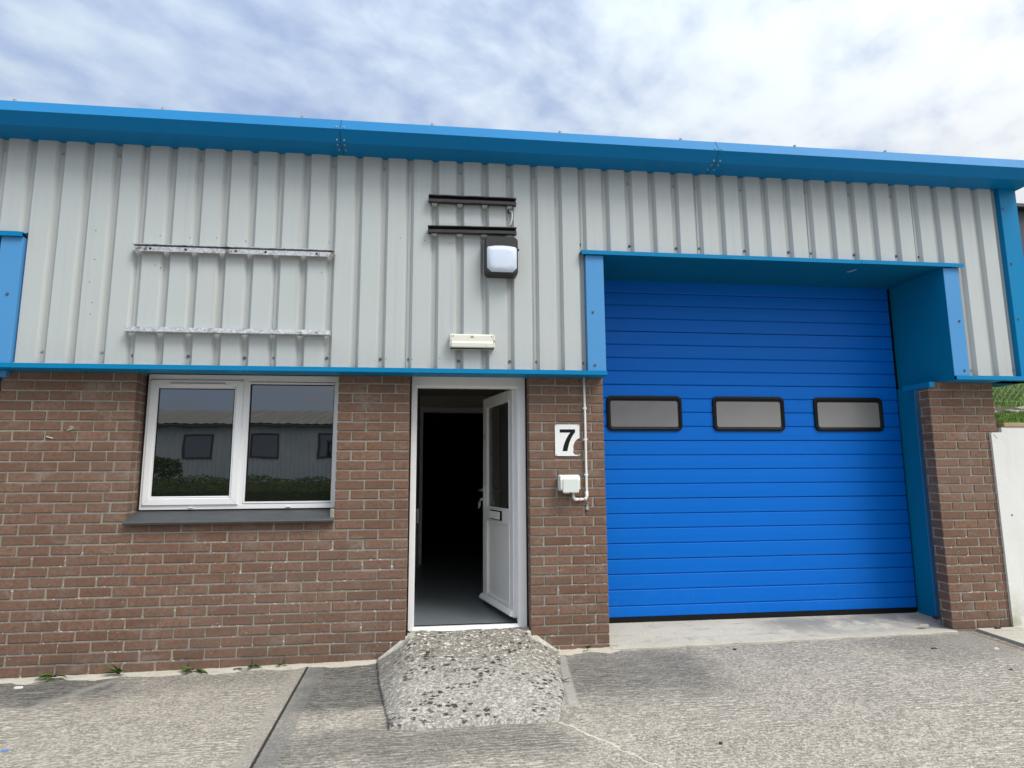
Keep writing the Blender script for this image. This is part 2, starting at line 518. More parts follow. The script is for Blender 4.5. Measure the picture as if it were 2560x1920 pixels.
def f_acr(t, b):
    p = t.pos(); x, y, z = t.xyz(p)
    c = t.mix(t.ss(x, 4.7, 6.2), (.150, .150, .165), (.235, .232, .226))
    c = t.mix(t.ss(z, 2.07, 1.83), t.mix(1., c, (.80, .80, .82), 'MULTIPLY'), c)
    c = t.mix(t.math('MULTIPLY', t.noise(p, 7, 4), .35), c, (.30, .29, .275))
    t.put(b.inputs['Base Color'], c); t.put(b.inputs['Roughness'], t.math('MULTIPLY_ADD', t.noise(p, 30, 3), .15, .12))


M['acrylic'] = material('frosted_acrylic', f_acr, rough=.2)
M['ground'] = material('yard_concrete', f_ground, rough=.9, spec=.2)
M['apron'] = material('apron_concrete', f_apron, rough=.9, spec=.2)
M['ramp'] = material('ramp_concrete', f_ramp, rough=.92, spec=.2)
M['fillet'] = material('fillet_mortar', f_apron, rough=.95, spec=.1)
M['render'] = material('white_render', f_render, rough=.8, spec=.2)
M['timber'] = painted('timber', (.36, .27, .15), .8, .2, .3, (.2, .15, .09))
M['soil'] = material('bank_soil', f_soil, rough=1, spec=.1)
M['grass'] = material('grass_blade', f_leaf((.06, .14, .02), (.20, .33, .06)), rough=.7, spec=.25)
M['weed'] = material('weed_leaf', f_leaf((.035, .085, .014), (.11, .185, .035)), rough=.6, spec=.3)
M['hedge'] = material('hedge_leaf', f_leaf((.055, .085, .012), (.085, .12, .02)), rough=.7, spec=.2)
M['stone'] = painted('field_stone', (.30, .285, .26), .9, .3, .2, (.12, .11, .1), .5)
M['wire'] = material('fence_wire', color=(.34, .36, .33), rough=.5, metal=.4)
M['lino'] = painted('grey_vinyl', (.16, .185, .20), .32, .1, .1)
M['wallp'] = painted('inner_wall', (.50, .47, .40), .8, .05, .05)
M['darkroom'] = material('unlit_room', color=(.02, .02, .02), rough=.9)
M['asb'] = material('fibre_cement', f_asb, rough=.9, spec=.1)
M['oppwall'] = painted('opposite_cladding', (.60, .63, .61), .6, .15, .3)
M['oppframe'] = painted('opposite_frame', (.06, .055, .05), .6)
M['darkclad'] = painted('dark_cladding', (.055, .06, .07), .6, .1, .1)
M['rust'] = painted('rusty_steel', (.10, .04, .025), .9, .3, .3)
M['bluescrap'] = material('blue_plastic', color=(.10, .25, .55), rough=.4)
M['leaflitter'] = material('dead_leaf', color=(.045, .032, .025), rough=.8)
M['roof'] = painted('roof_sheet', (.30, .30, .29), .6)


def f_dglass():
    m = bpy.data.materials.new('door_glass'); m.use_nodes = True
    t = NT(m.node_tree); b = m.node_tree.nodes['Principled BSDF']; out = m.node_tree.nodes['Material Output']
    b.inputs['Base Color'].default_value = (.07, .073, .068, 1); b.inputs['Roughness'].default_value = .04
    b.inputs['IOR'].default_value = 1.7
    tr = t.node('ShaderNodeBsdfTransparent'); tr.inputs[0].default_value = (.72, .74, .72, 1)
    mx = t.node('ShaderNodeMixShader'); mx.inputs[0].default_value = .45
    t.l.new(tr.outputs[0], mx.inputs[1]); t.l.new(b.outputs[0], mx.inputs[2])
    t.l.new(mx.outputs[0], out.inputs[0])
    return m


M['dglass'] = f_dglass()

# ------------------------------------------------------------------ setting: ground
GZ = lambda x: -.02 + .0105 * max(-40, min(9, x)) if x < 9 else .075
g = MB()
xs = [-90, -40, -12, -6, -3, 0, 3, 6, 9, 14, 40, 90]
ys = [-90, -40, -26, -16, -9, -5, -3, -2, -1, -.5, 0, .35, 30, 90]
zz = lambda x: (-.02 + .0105 * max(-3, min(9, x)))
vs = [(x, y, zz(x)) for y in ys for x in xs]
n = len(xs)
g.add(vs, [[j * n + i, j * n + i + 1, (j + 1) * n + i + 1, (j + 1) * n + i] for j in range(len(ys) - 1) for i in range(n - 1)])
tag(g.build('ground', M['ground'], recalc=False), kind='structure')

# sloping apron up to the big door
a = MB()
N = 24
vs = []; fs = []
for i in range(N + 1):
    x = 4.418 + (7.404 - 4.418) * i / N
    yf = -.055 + .02 * math.sin(i * 1.7) * .4
    zf = zz(x) + .012
    for (yy, z) in ((yf, zz(x) - .02), (yf, zf), (yf + .012, zf + .004), (.15, .07), (.34, .098), (.9, .118)):
        vs.append((x, yy, z))
for i in range(N):
    for k in range(5):
        fs.append([i * 6 + k, (i + 1) * 6 + k, (i + 1) * 6 + k + 1, i * 6 + k + 1])
a.add(vs, fs)
a.prism([(.13, .03), (.13, .069), (.34, .098), (.9, .118), (.9, .03)], 7.404, 7.58)
tag(a.build('apron', M['apron'], recalc=True), kind='structure')
# pale path slab on the right
pp = MB()
pp.prism([(7.60, -.02), (7.545, -.60), (7.50, -3.2), (12, -3.2), (12, -.02)], .04, .083, 'z')
tag(pp.build('path', M['apron']), kind='structure')

# ------------------------------------------------------------------ the unit
U = empty('industrial_unit', (4.0, 0, 0))
tag(U, 'brick and grey corrugated industrial unit with blue trim and big blue sectional door', 'industrial unit')
CP = .07625; CZ = 1.10; J = .1125


def brick(mb, x0, x1, y0, y1, z0, z1):
    r = min(1, max(0, R.gauss(.5, .26)))
    dy = R.uniform(-.0015, .0015); dz = R.uniform(-.0012, .0012)
    mb.box(x0, x1, y0 + dy, y1, z0 + dz, z1 + dz, .004, r, 0, None, .0016)


def course(mb, r, joints, ends=(None, None), depth=.03, yf=0.0):
    """one course: joints are x positions of perpends incl. both wall edges; ends give return depth"""
    z = CZ - r * CP
    for i in range(len(joints) - 1):
        a0 = joints[i] + (.0058 if i else 0); a1 = joints[i + 1] - (.0058 if i < len(joints) - 2 else 0)
        d = depth
        if i == 0 and ends[0]: d = ends[0]
        if i == len(joints) - 2 and ends[1]: d = ends[1]
        brick(mb, a0 + R.uniform(-.003, .003) * (i > 0), a1 + R.uniform(-.003, .003) * (i < len(joints) - 2), yf, yf + d, z - .0324, z + .0324)


LW0, LW1 = -.228, 25 * J
WO0, WO1 = .731, 20 * J
bw = MB()
for r in range(-14, 17):
    odd = r % 2 == 1
    if r >= 1:
        js = [LW0] + [J * j for j in (range(0, 25, 2) if odd else range(-1, 25, 2)) if J * j > LW0 + .03] + [LW1]
        course(bw, r, js, (.1, .1))
    else:
        js = [LW0] + ([0, 2 * J, 4 * J, 5.45 * J, WO0] if odd else [-J, J, 3 * J, 5 * J, WO0])
        if r % 4 == 2: js = [LW0, -J, J, 3 * J, 4.98 * J, WO0]
        course(bw, r, js, (.1, .1025 if odd else .092))
        js = [WO1] + ([22 * J, 24 * J, LW1] if odd else [21 * J, 23 * J, LW1])
        course(bw, r, js, (.1, .1))
        z = CZ - r * CP   # second brick of the left window reveal
        y0 = .1125 if odd else .102
        brick(bw, WO0 - .06, WO0 - .001, y0, .205, z - .0324, z + .0324)
o = bw.build('brick_wall', M['brick'], U)
mo = MB()
mo.box(LW0 + .004, WO0 - .004, .0065, .30, -.1, 2.196, 0)
mo.box(WO1 + .004, LW1 - .004, .0065, .30, -.1, 2.196, 0)
mo.box(WO0 - .004, WO1 + .004, .0065, .2, -.1, 1.075, 0)
mo.build('mortar_bed', M['mortar'], o)

bp_ = MB(); P0 = 3.782; P1 = 4.413
for r in range(-14, 17):
    odd = r % 2 == 1
    js = [P0, P0 + J, P0 + 3 * J, P0 + 4.66 * J, P1] if odd else [P0, P0 + 2 * J, P0 + 4 * J, P1]
    course(bp_, r, js, (.1025 if odd else .215, .1025 if odd else .215))
    if odd:
        z = CZ - r * CP
        brick(bp_, P0 + .001, P0 + .06, .1125, .215, z - .0324, z + .0324)
        brick(bp_, P1 - .06, P1 - .001, .1125, .33, z - .0324, z + .0324)
    else:
        z = CZ - r * CP
        brick(bp_, P1 - .06, P1 - .001, .225, .33, z - .0324, z + .0324)
o = bp_.build('brick_pier', M['brick'], U)
MB().box(P0 + .004, P1 - .004, .0065, .34, -.1, 2.196, 0).build('mortar_bed', M['mortar'], o)

br = MB(); Q0 = 7.402; Q1 = 8.04
for r in range(-14, 17):
    even = r % 2 == 0
    js = [Q0, Q0 + J, Q0 + 3 * J, Q0 + 4.62 * J, Q1] if even else [Q0, Q0 + 2 * J, Q0 + 4 * J, Q1]
    # returns: header face one half brick deep, then a joint and the next brick
    course(br, r, js, (.1025 if not even else .128, .1025))
    if not even:
        z = CZ - r * CP
        brick(br, Q0 + .001, Q0 + .06, .1125, .128, z - .0324, z + .0324)
o = br.build('brick_pier', M['brick'], U)
MB().box(Q0 + .004, Q1 - .004, .0065, .126, -.1, 2.196, 0).build('mortar_bed', M['mortar'], o)
# body behind the piers: flank wall, back, party wall, roof (closes the dark interior)
bd = MB()
bd.box(7.60, 8.0, .13, 18, -.1, 4.0, 0)
bd.box(-6.2, -5.9, .3, 18, -.1, 4.0, 0)
bd.box(-6.2, 8.0, 18, 18.3, -.1, 4.6, 0)
bd.build('flank_wall', M['brick'], U)
rf = MB()
rf.prism([(-.33, 4.175), (9, 4.75), (18.5, 4.2), (18.5, 4.16), (9, 4.70), (-.30, 4.14)], -6.3, 8.25)
rf.build('roof', M['roof'], U)

# mortar fillets at the foot of the walls
fl = MB()


def fillet(x0, x1, hw, hz, n=40):
    vs = []; fs = []
    for i in range(n + 1):
        x = x0 + (x1 - x0) * i / n
        w = hw * (1 + .35 * math.sin(i * .9) + R.uniform(-.25, .25)); h = hz * (1 + R.uniform(-.3, .3))
        b0 = zz(x) - .01
        vs += [(x, .02, b0), (x, .012, b0 + .012 + h), (x, -.012, b0 + .010 + h * .8), (x, -w * .6, b0 + .012 + h * .22), (x, -w, b0 + .006)]
    for i in range(n):
        for k in range(4):
            fs.append([i * 5 + k, i * 5 + k + 1, (i + 1) * 5 + k + 1, (i + 1) * 5 + k])
    fl.add(vs, fs)


fillet(-6, 2.72, .10, .012, 140)
fillet(3.98, 4.60, .085, .02, 14)
fl.build('mortar_fillet', M['fillet'], U, smooth=True)

# corrugated cladding -------------------------------------------------------
VC = lambda k: .104 + .2065 * k
CY, VY = -.136, -.104
ZB, ZT = 2.238, 4.0


def sheet(k0, k1, z0, z1, xlo=None, xhi=None, lap=True):
    pr = []
    x0 = VC(k0) if xlo is None else xlo
    x1 = VC(k1) if xhi is None else xhi
    if lap: pr += [(x0 - .006, VY), (x0 - .006, VY - .005)]
    else: pr += [(x0, VY)]
    for k in range(k0, k1):
        v, w = VC(k), VC(k + 1)
        for p in ((v + .014, VY - (.004 if (k == k0 and lap) else 0)), (v + .038, CY), (w - .0355, CY), (w - .013, VY)):
            if p[0] > x0 + .001 and p[0] < x1 - .001: pr.append(p)
    lasty = pr[-1][1]
    pr.append((x1, VY if xhi is None else lasty))
    mb = MB(); n = len(pr)
    th = .0035
    vs = [(x, y, z0) for x, y in pr] + [(x, y, z1) for x, y in pr] + [(x, y + th, z0) for x, y in pr]
    fs = [[i, i + 1, n + i + 1, n + i] for i in range(n - 1)] + [[2 * n + i, 2 * n + i + 1, i + 1, i] for i in range(n - 1)]
    mb.add(vs, fs)
    if z0 == ZB:
        for k in range(k0, k1):
            a_, b_ = max(VC(k) + .036, x0 + .004), min(VC(k + 1) - .033, x1 - .004)
            if b_ - a_ > .03: mb.box(a_, b_, CY - .016, CY - .0005, z0 - .001, z0 + .0025, .0005)
    return mb


def screws(parent, lst, y, mat='screw', rad=.0095):
    for (x, z) in lst:
        s = MB().tube([(x, y + .002, z), (x, y - .003, z)], rad * 1.25, 10)
        s.tube([(x, y - .003, z), (x, y - .0085, z)], rad * .75, 6)
        s.build('screw', M[mat], parent)


ZP = 3.252   # top of the portal opening
laps = [-7, -2, 3, 8, 13, 18, 20]
scr_b = {0: [0, 2], 3: [3, 5, 7], 8: [8, 10, 12], 13: [13, 15, 17], 18: []}
for i in range(len(laps) - 1):
    k0, k1 = laps[i], laps[i + 1]
    z0 = ZB
    if k0 == -7:
        o = sheet(-29, -2, ZP, ZT, lap=False).build('cladding_sheet', M['clad'], U, recalc=False)
        screws(o, [(VC(k), 3.91) for k in (-6, -4)], VY)
        continue
    if k0 == -2:
        mb = sheet(-2, 3, ZP, ZT, lap=True)
        s2 = sheet(-1, 3, ZB, ZP, xlo=-.082, lap=False)
        mb.add(s2.v, s2.f)
        o = mb.build('cladding_sheet', M['clad'], U, recalc=False)
        screws(o, [(-.103 + .011, 2.332), (.1, 2.335), (.517, 2.335)], VY, 'screw')
        screws(o, [(-.309, 3.91), (.104, 3.91), (.517, 3.913)], VY, 'screw')
        continue
    xh = 4.2495 if k1 == 20 else None
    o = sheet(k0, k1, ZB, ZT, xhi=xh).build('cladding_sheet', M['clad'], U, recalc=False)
    bot = {3: [3, 5, 7], 8: [8, 10, 12], 13: [13, 15, 17], 18: [18]}[k0]
    top = {3: [3, 5, 7], 8: [8, 10, 12], 13: [13, 15, 17], 18: [18]}[k0]
    screws(o, [(VC(k) + (.014 if k in (3, 8, 13, 18) else 0), 2.312 + R.uniform(-.004, .004)) for k in bot], VY - .003, 'screw_dark')
    screws(o, [(VC(k) + R.uniform(-.006, .006), 3.91 + R.uniform(-.006, .006)) for k in top], VY, 'screw')
    if k0 == 18:
        screws(o, [(4.219, 3.325), (4.219, 3.245), (4.221, 2.304)], VY - .003, 'screw_dark')
for k0, k1 in ((20, 25), (25, 30), (30, 35), (35, 39)):
    if k1 < 39:
        mb = sheet(k0, k1, ZP, ZT)
        rows = {20: [22, 24], 25: [25, 27, 29], 30: [30, 32, 34]}[k0]
        o = mb.build('cladding_sheet', M['clad'], U, recalc=False)
        screws(o, [(VC(k) + R.uniform(-.004, .01), 3.326 + R.uniform(-.003, .003)) for k in rows], VY - .003, 'screw_dark')
        screws(o, [(VC(k) + R.uniform(-.004, .01), 3.888 + R.uniform(-.006, .006)) for k in rows if k != 29], VY)
    else:
        mb = sheet(35, 40, ZP, ZT, xhi=8.20)
        s2 = sheet(36, 40, ZB, ZP, xlo=7.66, xhi=8.20, lap=False)
        mb.add(s2.v, s2.f)
        o = mb.build('cladding_sheet', M['clad'], U, recalc=False)
        screws(o, [(7.346, 3.326)], VY - .003, 'screw_dark')
        screws(o, [(7.349, 3.9), (7.769, 3.915)], VY)
        screws(o, [(7.748, 2.297), (8.165, 2.303)], VY, 'screw')
# backing behind the cladding
bk = MB()
bk.box(-6, 4.25, -.09, .0, 2.262, 3.99, 0)
bk.box(7.68, 8.2, -.09, .0, 2.262, 3.99, 0)
bk.box(4.25, 7.68, -.09, .0, 3.27, 3.99, 0)
bk.build('cladding_backing', M['darkroom'], U)
# little dimples and old fixing holes in the crowns
for (x, z) in ((.43, 2.71), (.425, 2.62), (.86, 3.02), (.9, 3.0), (2.11, 3.0), (2.16, 3.25), (1.3, 3.255), (1.1, 3.25), (.88, 3.26), (1.52, 3.24), (.41, 3.28), (.42, 3.05), (.4, 2.87),
               (2.72, 3.31), (2.92, 3.3), (3.12, 3.28), (2.63, 2.31), (2.83, 2.31), (3.05, 2.32)):
    MB().tube([(x, CY - .0012, z), (x, CY + .002, z)], .0045, 6).build('fixing_hole', M['screw_dark'], U)


# drip trim along the bottom of the cladding
def drip(x0, x1, z=2.198, h=.034, yf=-.182, zt=None):
    pr = [(.03, z), (yf, z), (yf, z + h), (yf + .03, z + h - .004), (yf + .03, z + h - .010), (yf + .004, z + h - .006), (yf + .004, z + .004), (.03, z + .004)]
    return MB().prism(pr, x0, x1)


for (x0, x1) in ((-.30, 1.62), (1.6205, 4.405)):
    drip(x0, x1).build('drip_trim', M['blue_trim'], U)
drip(7.528, 8.345).build('drip_trim', M['blue_trim'], U)
ext = MB().box(7.99, 8.30, .031, .26, 2.199, 2.26, .002); ext.box(8.04, 8.345, -.11, .25, 2.198, 2.203, 0)
ext.build('flank_soffit', M['blue_soffit'], U)

# eaves: folded gutter fascia
ev = MB()
S1, S2, S3, S4 = (-.10, 4.0), (-.338, 4.0), (-.40, 4.083), (-.335, 4.195)
e = empty('eaves_gutter'); e.parent = U
X = [-6.2, -.85, 2.255, 5.36, 8.394]
for i in range(4):
    pr = [S1, S2, S3, S4, (-.30, 4.20), (-.30, 4.19), (-.328, 4.185), (-.39, 4.083), (-.332, 4.006), (-.10, 4.006)]
    MB().prism(pr, X[i] + .0012, X[i + 1] - .0012).build('gutter_length', M['blue_eaves'], e)
# stop end, rivets, strap bolts
for xj in (2.255, 5.36):
    j = MB()
    for (a, b_) in ((S1, S2), (S2, S3), (S3, S4)):
        nx_, nz_ = (b_[1] - a[1]), -(b_[0] - a[0])
    j.prism([(-.10, 3.9985), (-.3385, 3.9985), (-.4015, 4.083), (-.336, 4.197), (-.33, 4.19), (-.39, 4.083), (-.334, 4.004), (-.10, 4.004)], xj - .0015, xj + .0015)
    j.build('gutter_joint', M['black'], e)
    for dx in (-.028, .028):
        for (y, z, d) in ((-.392, 4.101, (0, -.87, .5)), (-.352, 4.016, (0, -.8, -.6)), (-.31, 3.999, (0, 0, -1)), (-.23, 3.999, (0, 0, -1))):
            MB().dome((xj + dx, y, z), .0085, d, .007).build('rivet', M['screw'], e)
for xb in (-.14, .91, 1.95, 2.97, 4.02, 5.06, 6.09, 6.94):
    MB().tube([(xb, -.325, 4.19), (xb, -.325, 4.212)], .013, 6).build('bolt', M['screw'], e)

# corner flashing on the right
ct = MB()
ct.box(8.178, 8.35, -.165, -.160, 2.232, 3.998, .001)
ct.box(8.345, 8.35, -.1595, .25, 2.232, 3.998, .001)
ct.box(8.178, 8.182, -.159, -.11, 2.232, 3.998, .001)
o = ct.build('corner_flashing', M['blue_trim'], U)
screws(o, [(8.201, 3.798), (8.216, 3.275), (8.217, 2.757), (8.26, 2.29)], -.165, 'screw_dark', .008)

# portal round the big door
ps = empty('door_surround'); ps.parent = U
for (x0, x1, sc) in ((4.251, 4.402, (4.302, 4.309)), (7.528, 7.676, (7.631, 7.629))):
    f = MB().box(x0, x1, -.162, -.157, 2.2335, 3.214, .001)
    xr = (x1 - .004, x1) if x0 < 5 else (x0, x0 + .004)
    xo = (x0, x0 + .004) if x0 < 5 else (x1 - .004, x1)
    f.box(xo[0], xo[1], -.1565, -.105, 2.2335, 3.214, .001)
    o = f.build('flange', M['blue_flange'], ps)
    screws(o, [(sc[0], 2.725), (sc[1], 2.28)], -.162, 'screw_dark', .009)
MB().box(7.528, 7.532, -.1565, .52, 2.2025, 3.2165, .001).build('side_return', M['blue_return'], ps)
MB().box(4.398, 4.402, -.1565, .52, 2.2025, 3.2165, .001).build('side_return', M['blue_return'], ps)
so = MB()
so.box(4.40, 6.715, -.178, .52, 3.217, 3.2215, .001)
so.box(6.7165, 7.53, -.178, .52, 3.216, 3.2205, .001)
for (x, y) in ((5.085, .448), (5.709, .439), (6.331, .435), (7.0, .43)):
    so.tube([(x, y, 3.217), (x, y, 3.212)], .011, 8)
o = so.build('soffit', M['blue_soffit'], ps)
MB().prism([(6.735, .03), (6.775, -.04), (6.79, -.03), (6.77, .03), (6.748, .045)], 3.2125, 3.2158, 'z').build('paint_chip', M['galv'], ps)
hd = [(-.15, 3.222), (-.186, 3.2155), (-.186, 3.2495), (-.15, 3.2525), (-.11, 3.2525), (-.11, 3.246), (-.18, 3.245), (-.18, 3.222)]
h1 = MB().prism(hd, 4.214, 6.72); h1.prism([(p[0] - .0015, p[1] + .0015) for p in hd], 6.7215, 7.716)
h1.build('head_trim', M['blue_trim'], ps)
# lower jamb right, cap strip on the brick return, rust at the foot
jb = MB()
jb.box(7.508, 7.513, .303, .52, .075, 2.202, .001)
o = jb.build('door_jamb', M['blue_return'], U)
MB().box(7.5065, 7.600, .297, .3025, .10, 2.202, .001).build('jamb_flange', M['blue_flange'], U)
MB().box(7.388, 7.44, -.032, .296, 2.150, 2.197, .002).build('cap_strip', M['blue_trim'], U)
MB().box(7.488, 7.5075, .285, .33, .06, .118, .006, jit=.004).build('rusted_foot', M['rust'], U)
screws(o, [(7.55, .4)], .297, 'screw_dark', .006)

# neighbouring portal, only its right edge is in view
pn = empty('door_surround'); pn.parent = U
pn['label'] = "edge of the next unit's blue door surround"
f = MB().box(-.232, -.082, -.162, -.157, 2.2335, 3.2, .001); f.box(-.086, -.082, -.1565, -.105, 2.2335, 3.2, .001)
o = f.build('flange', M['blue_flange'], pn)
screws(o, [(-.147, 2.754), (-.2, 2.28)], -.162, 'screw_dark', .009)
MB().prism([(p[0], p[1] - .018) for p in hd], -3.7, -.078).build('head_trim', M['blue_trim'], pn)
s = MB().box(-3.72, -.232, -.15, .52, 3.2, 3.2035, 0); s.box(-.236, -.232, -.156, .52, 2.24, 3.2, 0); s.build('soffit', M['blue_soffit'], pn)
MB().box(-.232, -.172, -.043, .2, 2.150, 2.197, .002).build('cap_strip', M['blue_flange'], pn)
MB().box(-.28, -.2335, -.004, .2, -.05, 2.148, .002).build('door_jamb', M['blue_soffit'], pn)
nd = MB()
z = .1
while z < 3.2:
    nd.box(-3.7, -.24, .5, .54, z, min(z + .128, 3.2), .004); z += .1315
nd.build('neighbour_door', M['blue_door'], U)
MB().box(-6.2, -3.7, 0, .3, -.1, 3.3, 0).build('brick_wall', M['brick'], U)

# sectional door --------------------------------------------------------------
sd = empty('sectional_door'); sd.parent = U
gz_ = [3.235, 3.102, 2.982, 2.853, 2.727, 2.60, 2.474, 2.348, 2.22, 2.09, 1.962, 1.831, 1.700, 1.567, 1.438, 1.307, 1.176, 1.042, .913, .78, .645, .514, .381, .244, .150]
DY = .50
sec = 0
for i in range(len(gz_) - 1):
    pass
groups = [(0, 4), (4, 8), (8, 12), (12, 16), (16, 20), (20, 24)]
for (a0, a1) in groups:
    prof = []
    # front outline going down, softly cushioned ribs with v grooves
    for k in range(a0, a1):
        zt, zb = gz_[k], gz_[k + 1]
        gt = .0025 if k == a0 else .0035
        gb = .0025 if k == a1 - 1 else .0035
        prof += [(DY + (.008 if k > a0 else .004), zt - (.0 if k > a0 else .0025)), (DY, zt - gt - .004), (DY - .0012, (zt + zb) / 2), (DY, zb + gb + .006)]
        if k == a1 - 1: prof += [(DY + .004, zb + .0025)]
    prof += [(DY + .042, gz_[a1] + .003), (DY + .042, gz_[a0] - .003)]
    MB().prism(prof, 4.36, 7.488).build('door_section', M['blue_door'], sd)
MB().box(4.36, 7.488, DY + .006, DY + .04, .104, .150, .004).build('bottom_seal', M['black'], sd)
MB().box(7.490, 7.508, DY + .03, DY + .06, .10, 3.217, .002).build('side_seal', M['black'], sd)
MB().box(4.30, 7.9, DY + .06, DY + .09, -.1, 3.6, 0).build('door_lining', M['darkroom'], sd)


def rrect(x0, x1, z0, z1, r, n=6):
    pts = []
    for (cx, cz, a0) in ((x1 - r, z1 - r, 0), (x0 + r, z1 - r, 90), (x0 + r, z0 + r, 180), (x1 - r, z0 + r, 270)):
        for i in range(n + 1):
            a = math.radians(a0 + 90 * i / n)
            pts.append((cx + r * math.cos(a), cz + r * math.sin(a)))
    return pts


def frame_ring(mb, outer, inner, yb, yf, ym, m=0):
    """raised ring: back edge, front ridge, inner lip"""
    n = len(outer)
    mid = [((o_[0] * .55 + i_[0] * .45), (o_[1] * .55 + i_[1] * .45)) for o_, i_ in zip(outer, inner)]
    vs = [(x, yb, z) for x, z in outer] + [(x, yf + .004, z) for x, z in [(o_[0] * .92 + m_[0] * .08, o_[1] * .92 + m_[1] * .08) for o_, m_ in zip(outer, mid)]] + [(x, yf, z) for x, z in mid] + [(x, ym, z) for x, z in inner]
    fs = []
    for L_ in range(3):
        for i in range(n):
            k = (i + 1) % n
            fs.append([L_ * n + i, L_ * n + k, (L_ + 1) * n + k, (L_ + 1) * n + i])
    mb.add(vs, fs, m=m)


for i, (x0, x1) in enumerate(((4.576, 5.293), (5.594, 6.305), (6.607, 7.316))):
    mb = MB()
    frame_ring(mb, rrect(x0, x1, 1.789, 2.116, .05), rrect(x0 + .037, x1 - .037, 1.828, 2.069, .02), DY + .002, DY - .020, DY - .010)
    f = mb.build('window_frame', M['black'], sd, smooth=False)
    q = rrect(x0 + .03, x1 - .03, 1.82, 2.076, .02)
    MB().add([(x, DY - .006, z) for x, z in q], [list(range(len(q)))]).build('window_pane', M['acrylic'], sd)

# window ------------------------------------------------------------------------
wn = empty('window'); wn.parent = U
FY = .150


def mitred(mb, x0, x1, z0, z1, w, y0, y1, c=.004, m=0):
    """rectangular frame of four mitred bars (outer rect, bar widths l,r,b,t)"""
    l, r, b, t_ = w
    O = [(x0, z0), (x1, z0), (x1, z1), (x0, z1)]; I = [(x0 + l, z0 + b), (x1 - r, z0 + b), (x1 - r, z1 - t_), (x0 + l, z1 - t_)]
    for i in range(4):
        k = (i + 1) % 4
        o0, o1, i1, i0 = O[i], O[k], I[k], I[i]

        def ins(p, q_, s): return (p[0] + (q_[0] - p[0]) * s, p[1] + (q_[1] - p[1]) * s)
        s = c / max(1e-6, math.hypot(i0[0] - o0[0], i0[1] - o0[1]))
        A0, A1 = ins(o0, i0, s), ins(o1, i1, s); B0, B1 = ins(i0, o0, s), ins(i1, o1, s)
        vs = [(o0[0], y1, o0[1]), (o1[0], y1, o1[1]), (o1[0], y0 + c, o1[1]), (o0[0], y0 + c, o0[1]), (A0[0], y0, A0[1]), (A1[0], y0, A1[1]), (B0[0], y0, B0[1]), (B1[0], y0, B1[1]), (i0[0], y0 + c, i0[1]), (i1[0], y0 + c, i1[1]), (i0[0], y1, i0[1]), (i1[0], y1, i1[1])]
        fs = [[0, 1, 2, 3], [3, 2, 5, 4], [4, 5, 7, 6], [6, 7, 9, 8], [8, 9, 11, 10], [0, 3, 4, 6, 8, 10], [1, 2, 5, 7, 9, 11]]
        mb.add(vs, fs, m=m)


fr = MB()
FX0, FX1, FZ0, FZ1 = .752, 2.242, 1.146, 2.212
mitred(fr, FX0, FX1, FZ0, FZ1, (.030, .050, .038, .050), FY, FY + .06)
fr.box(1.478, 1.532, FY + .0015, FY + .06, FZ0 + .036, FZ1 - .048, .003)
# glazing bead round the fixed light
mitred(fr, 1.516, 2.196, 1.186, 2.158, (.018, .004, .018, .021), FY - .004, FY + .05, .006)
fr.build('window_frame', M['white'], wn)
sa = MB()
mitred(sa, .769, 1.484, 1.178, 2.170, (.058, .060, .058, .058), FY - .014, FY + .05, .010)
mitred(sa, .823, 1.427, 1.233, 2.115, (.014, .016, .018, .018), FY - .008, FY + .05, .010)
sa.build('sash', M['white'], wn)
for (x0, z0, x1, z1) in ((.771, 1.180, .835, 1.248), (1.482, 1.180, 1.412, 1.248), (.771, 2.168, .835, 2.10), (1.482, 2.168, 1.412, 2.10), (1.52, 1.188, 1.535, 1.205)):
    d = Vector((x1 - x0, 0, z1 - z0)); nrm = Vector((-d.z, 0, d.x)).normalized() * .0009
    p, q = Vector((x0, FY - .0142, z0)), Vector((x1, FY - .0142, z1))
    MB().add([p + nrm, q + nrm, q - nrm, p - nrm], [[0, 1, 2, 3]]).build('mitre_seam', M['white_line'], wn)
MB().add([(.83, FY + .004, 1.247), (1.415, FY + .004, 1.247), (1.415, FY + .004, 2.102), (.83, FY + .004, 2.102)], [[0, 1, 2, 3]]).build('window_pane', M['pane'], wn)
MB().add([(1.53, FY + .010, 1.2), (2.194, FY + .010, 1.2), (2.194, FY + .010, 2.14), (1.53, FY + .010, 2.14)], [[0, 1, 2, 3]]).build('window_pane', M['pane'], wn)
gk = MB()
mitred(gk, .836, 1.412, 1.250, 2.098, (.006, .004, .005, .006), FY - .002, FY + .02, .001)
mitred(gk, 1.534, 2.193, 1.203, 2.138, (.006, .004, .005, .006), FY - .002, FY + .02, .001)
gk.build('gasket', M['black'], wn)
tv = MB().prism([(FY - .014, 2.120), (FY - .030, 2.122), (FY - .030, 2.133), (FY - .014, 2.146)], .925, 1.342)
tv.build('trickle_vent', M['white'], wn)
for xx in (1.133, 1.868):
    MB().box(xx - .02, xx + .02, FY - .010, FY, 1.156, 1.166, .004).build('drain_cap', M['white'], wn)
sm = MB().box(.7318, .752, .168, .20, 1.10, 2.25, 0)
sm.build('sealant_gap', M['hole'], wn)
# sloping slate sill
MB().prism([(.20, 1.150), (-.046, 1.070), (-.052, 1.062), (-.046, 1.048), (-.03, 1.046), (.03, 1.066), (.20, 1.12)], .733, 2.249).build('window_sill', M['slate'], U)
sb = MB().box(2.22, 2.2495, -.012, .02, 1.052, 1.146, .004, jit=.003); sb.build('mortar_dab', M['mortar'], U)
MB().box(.72, 2.3, .235, .24, 1.0, 2.3, 0).build('window_blackout', M['darkroom'], U)

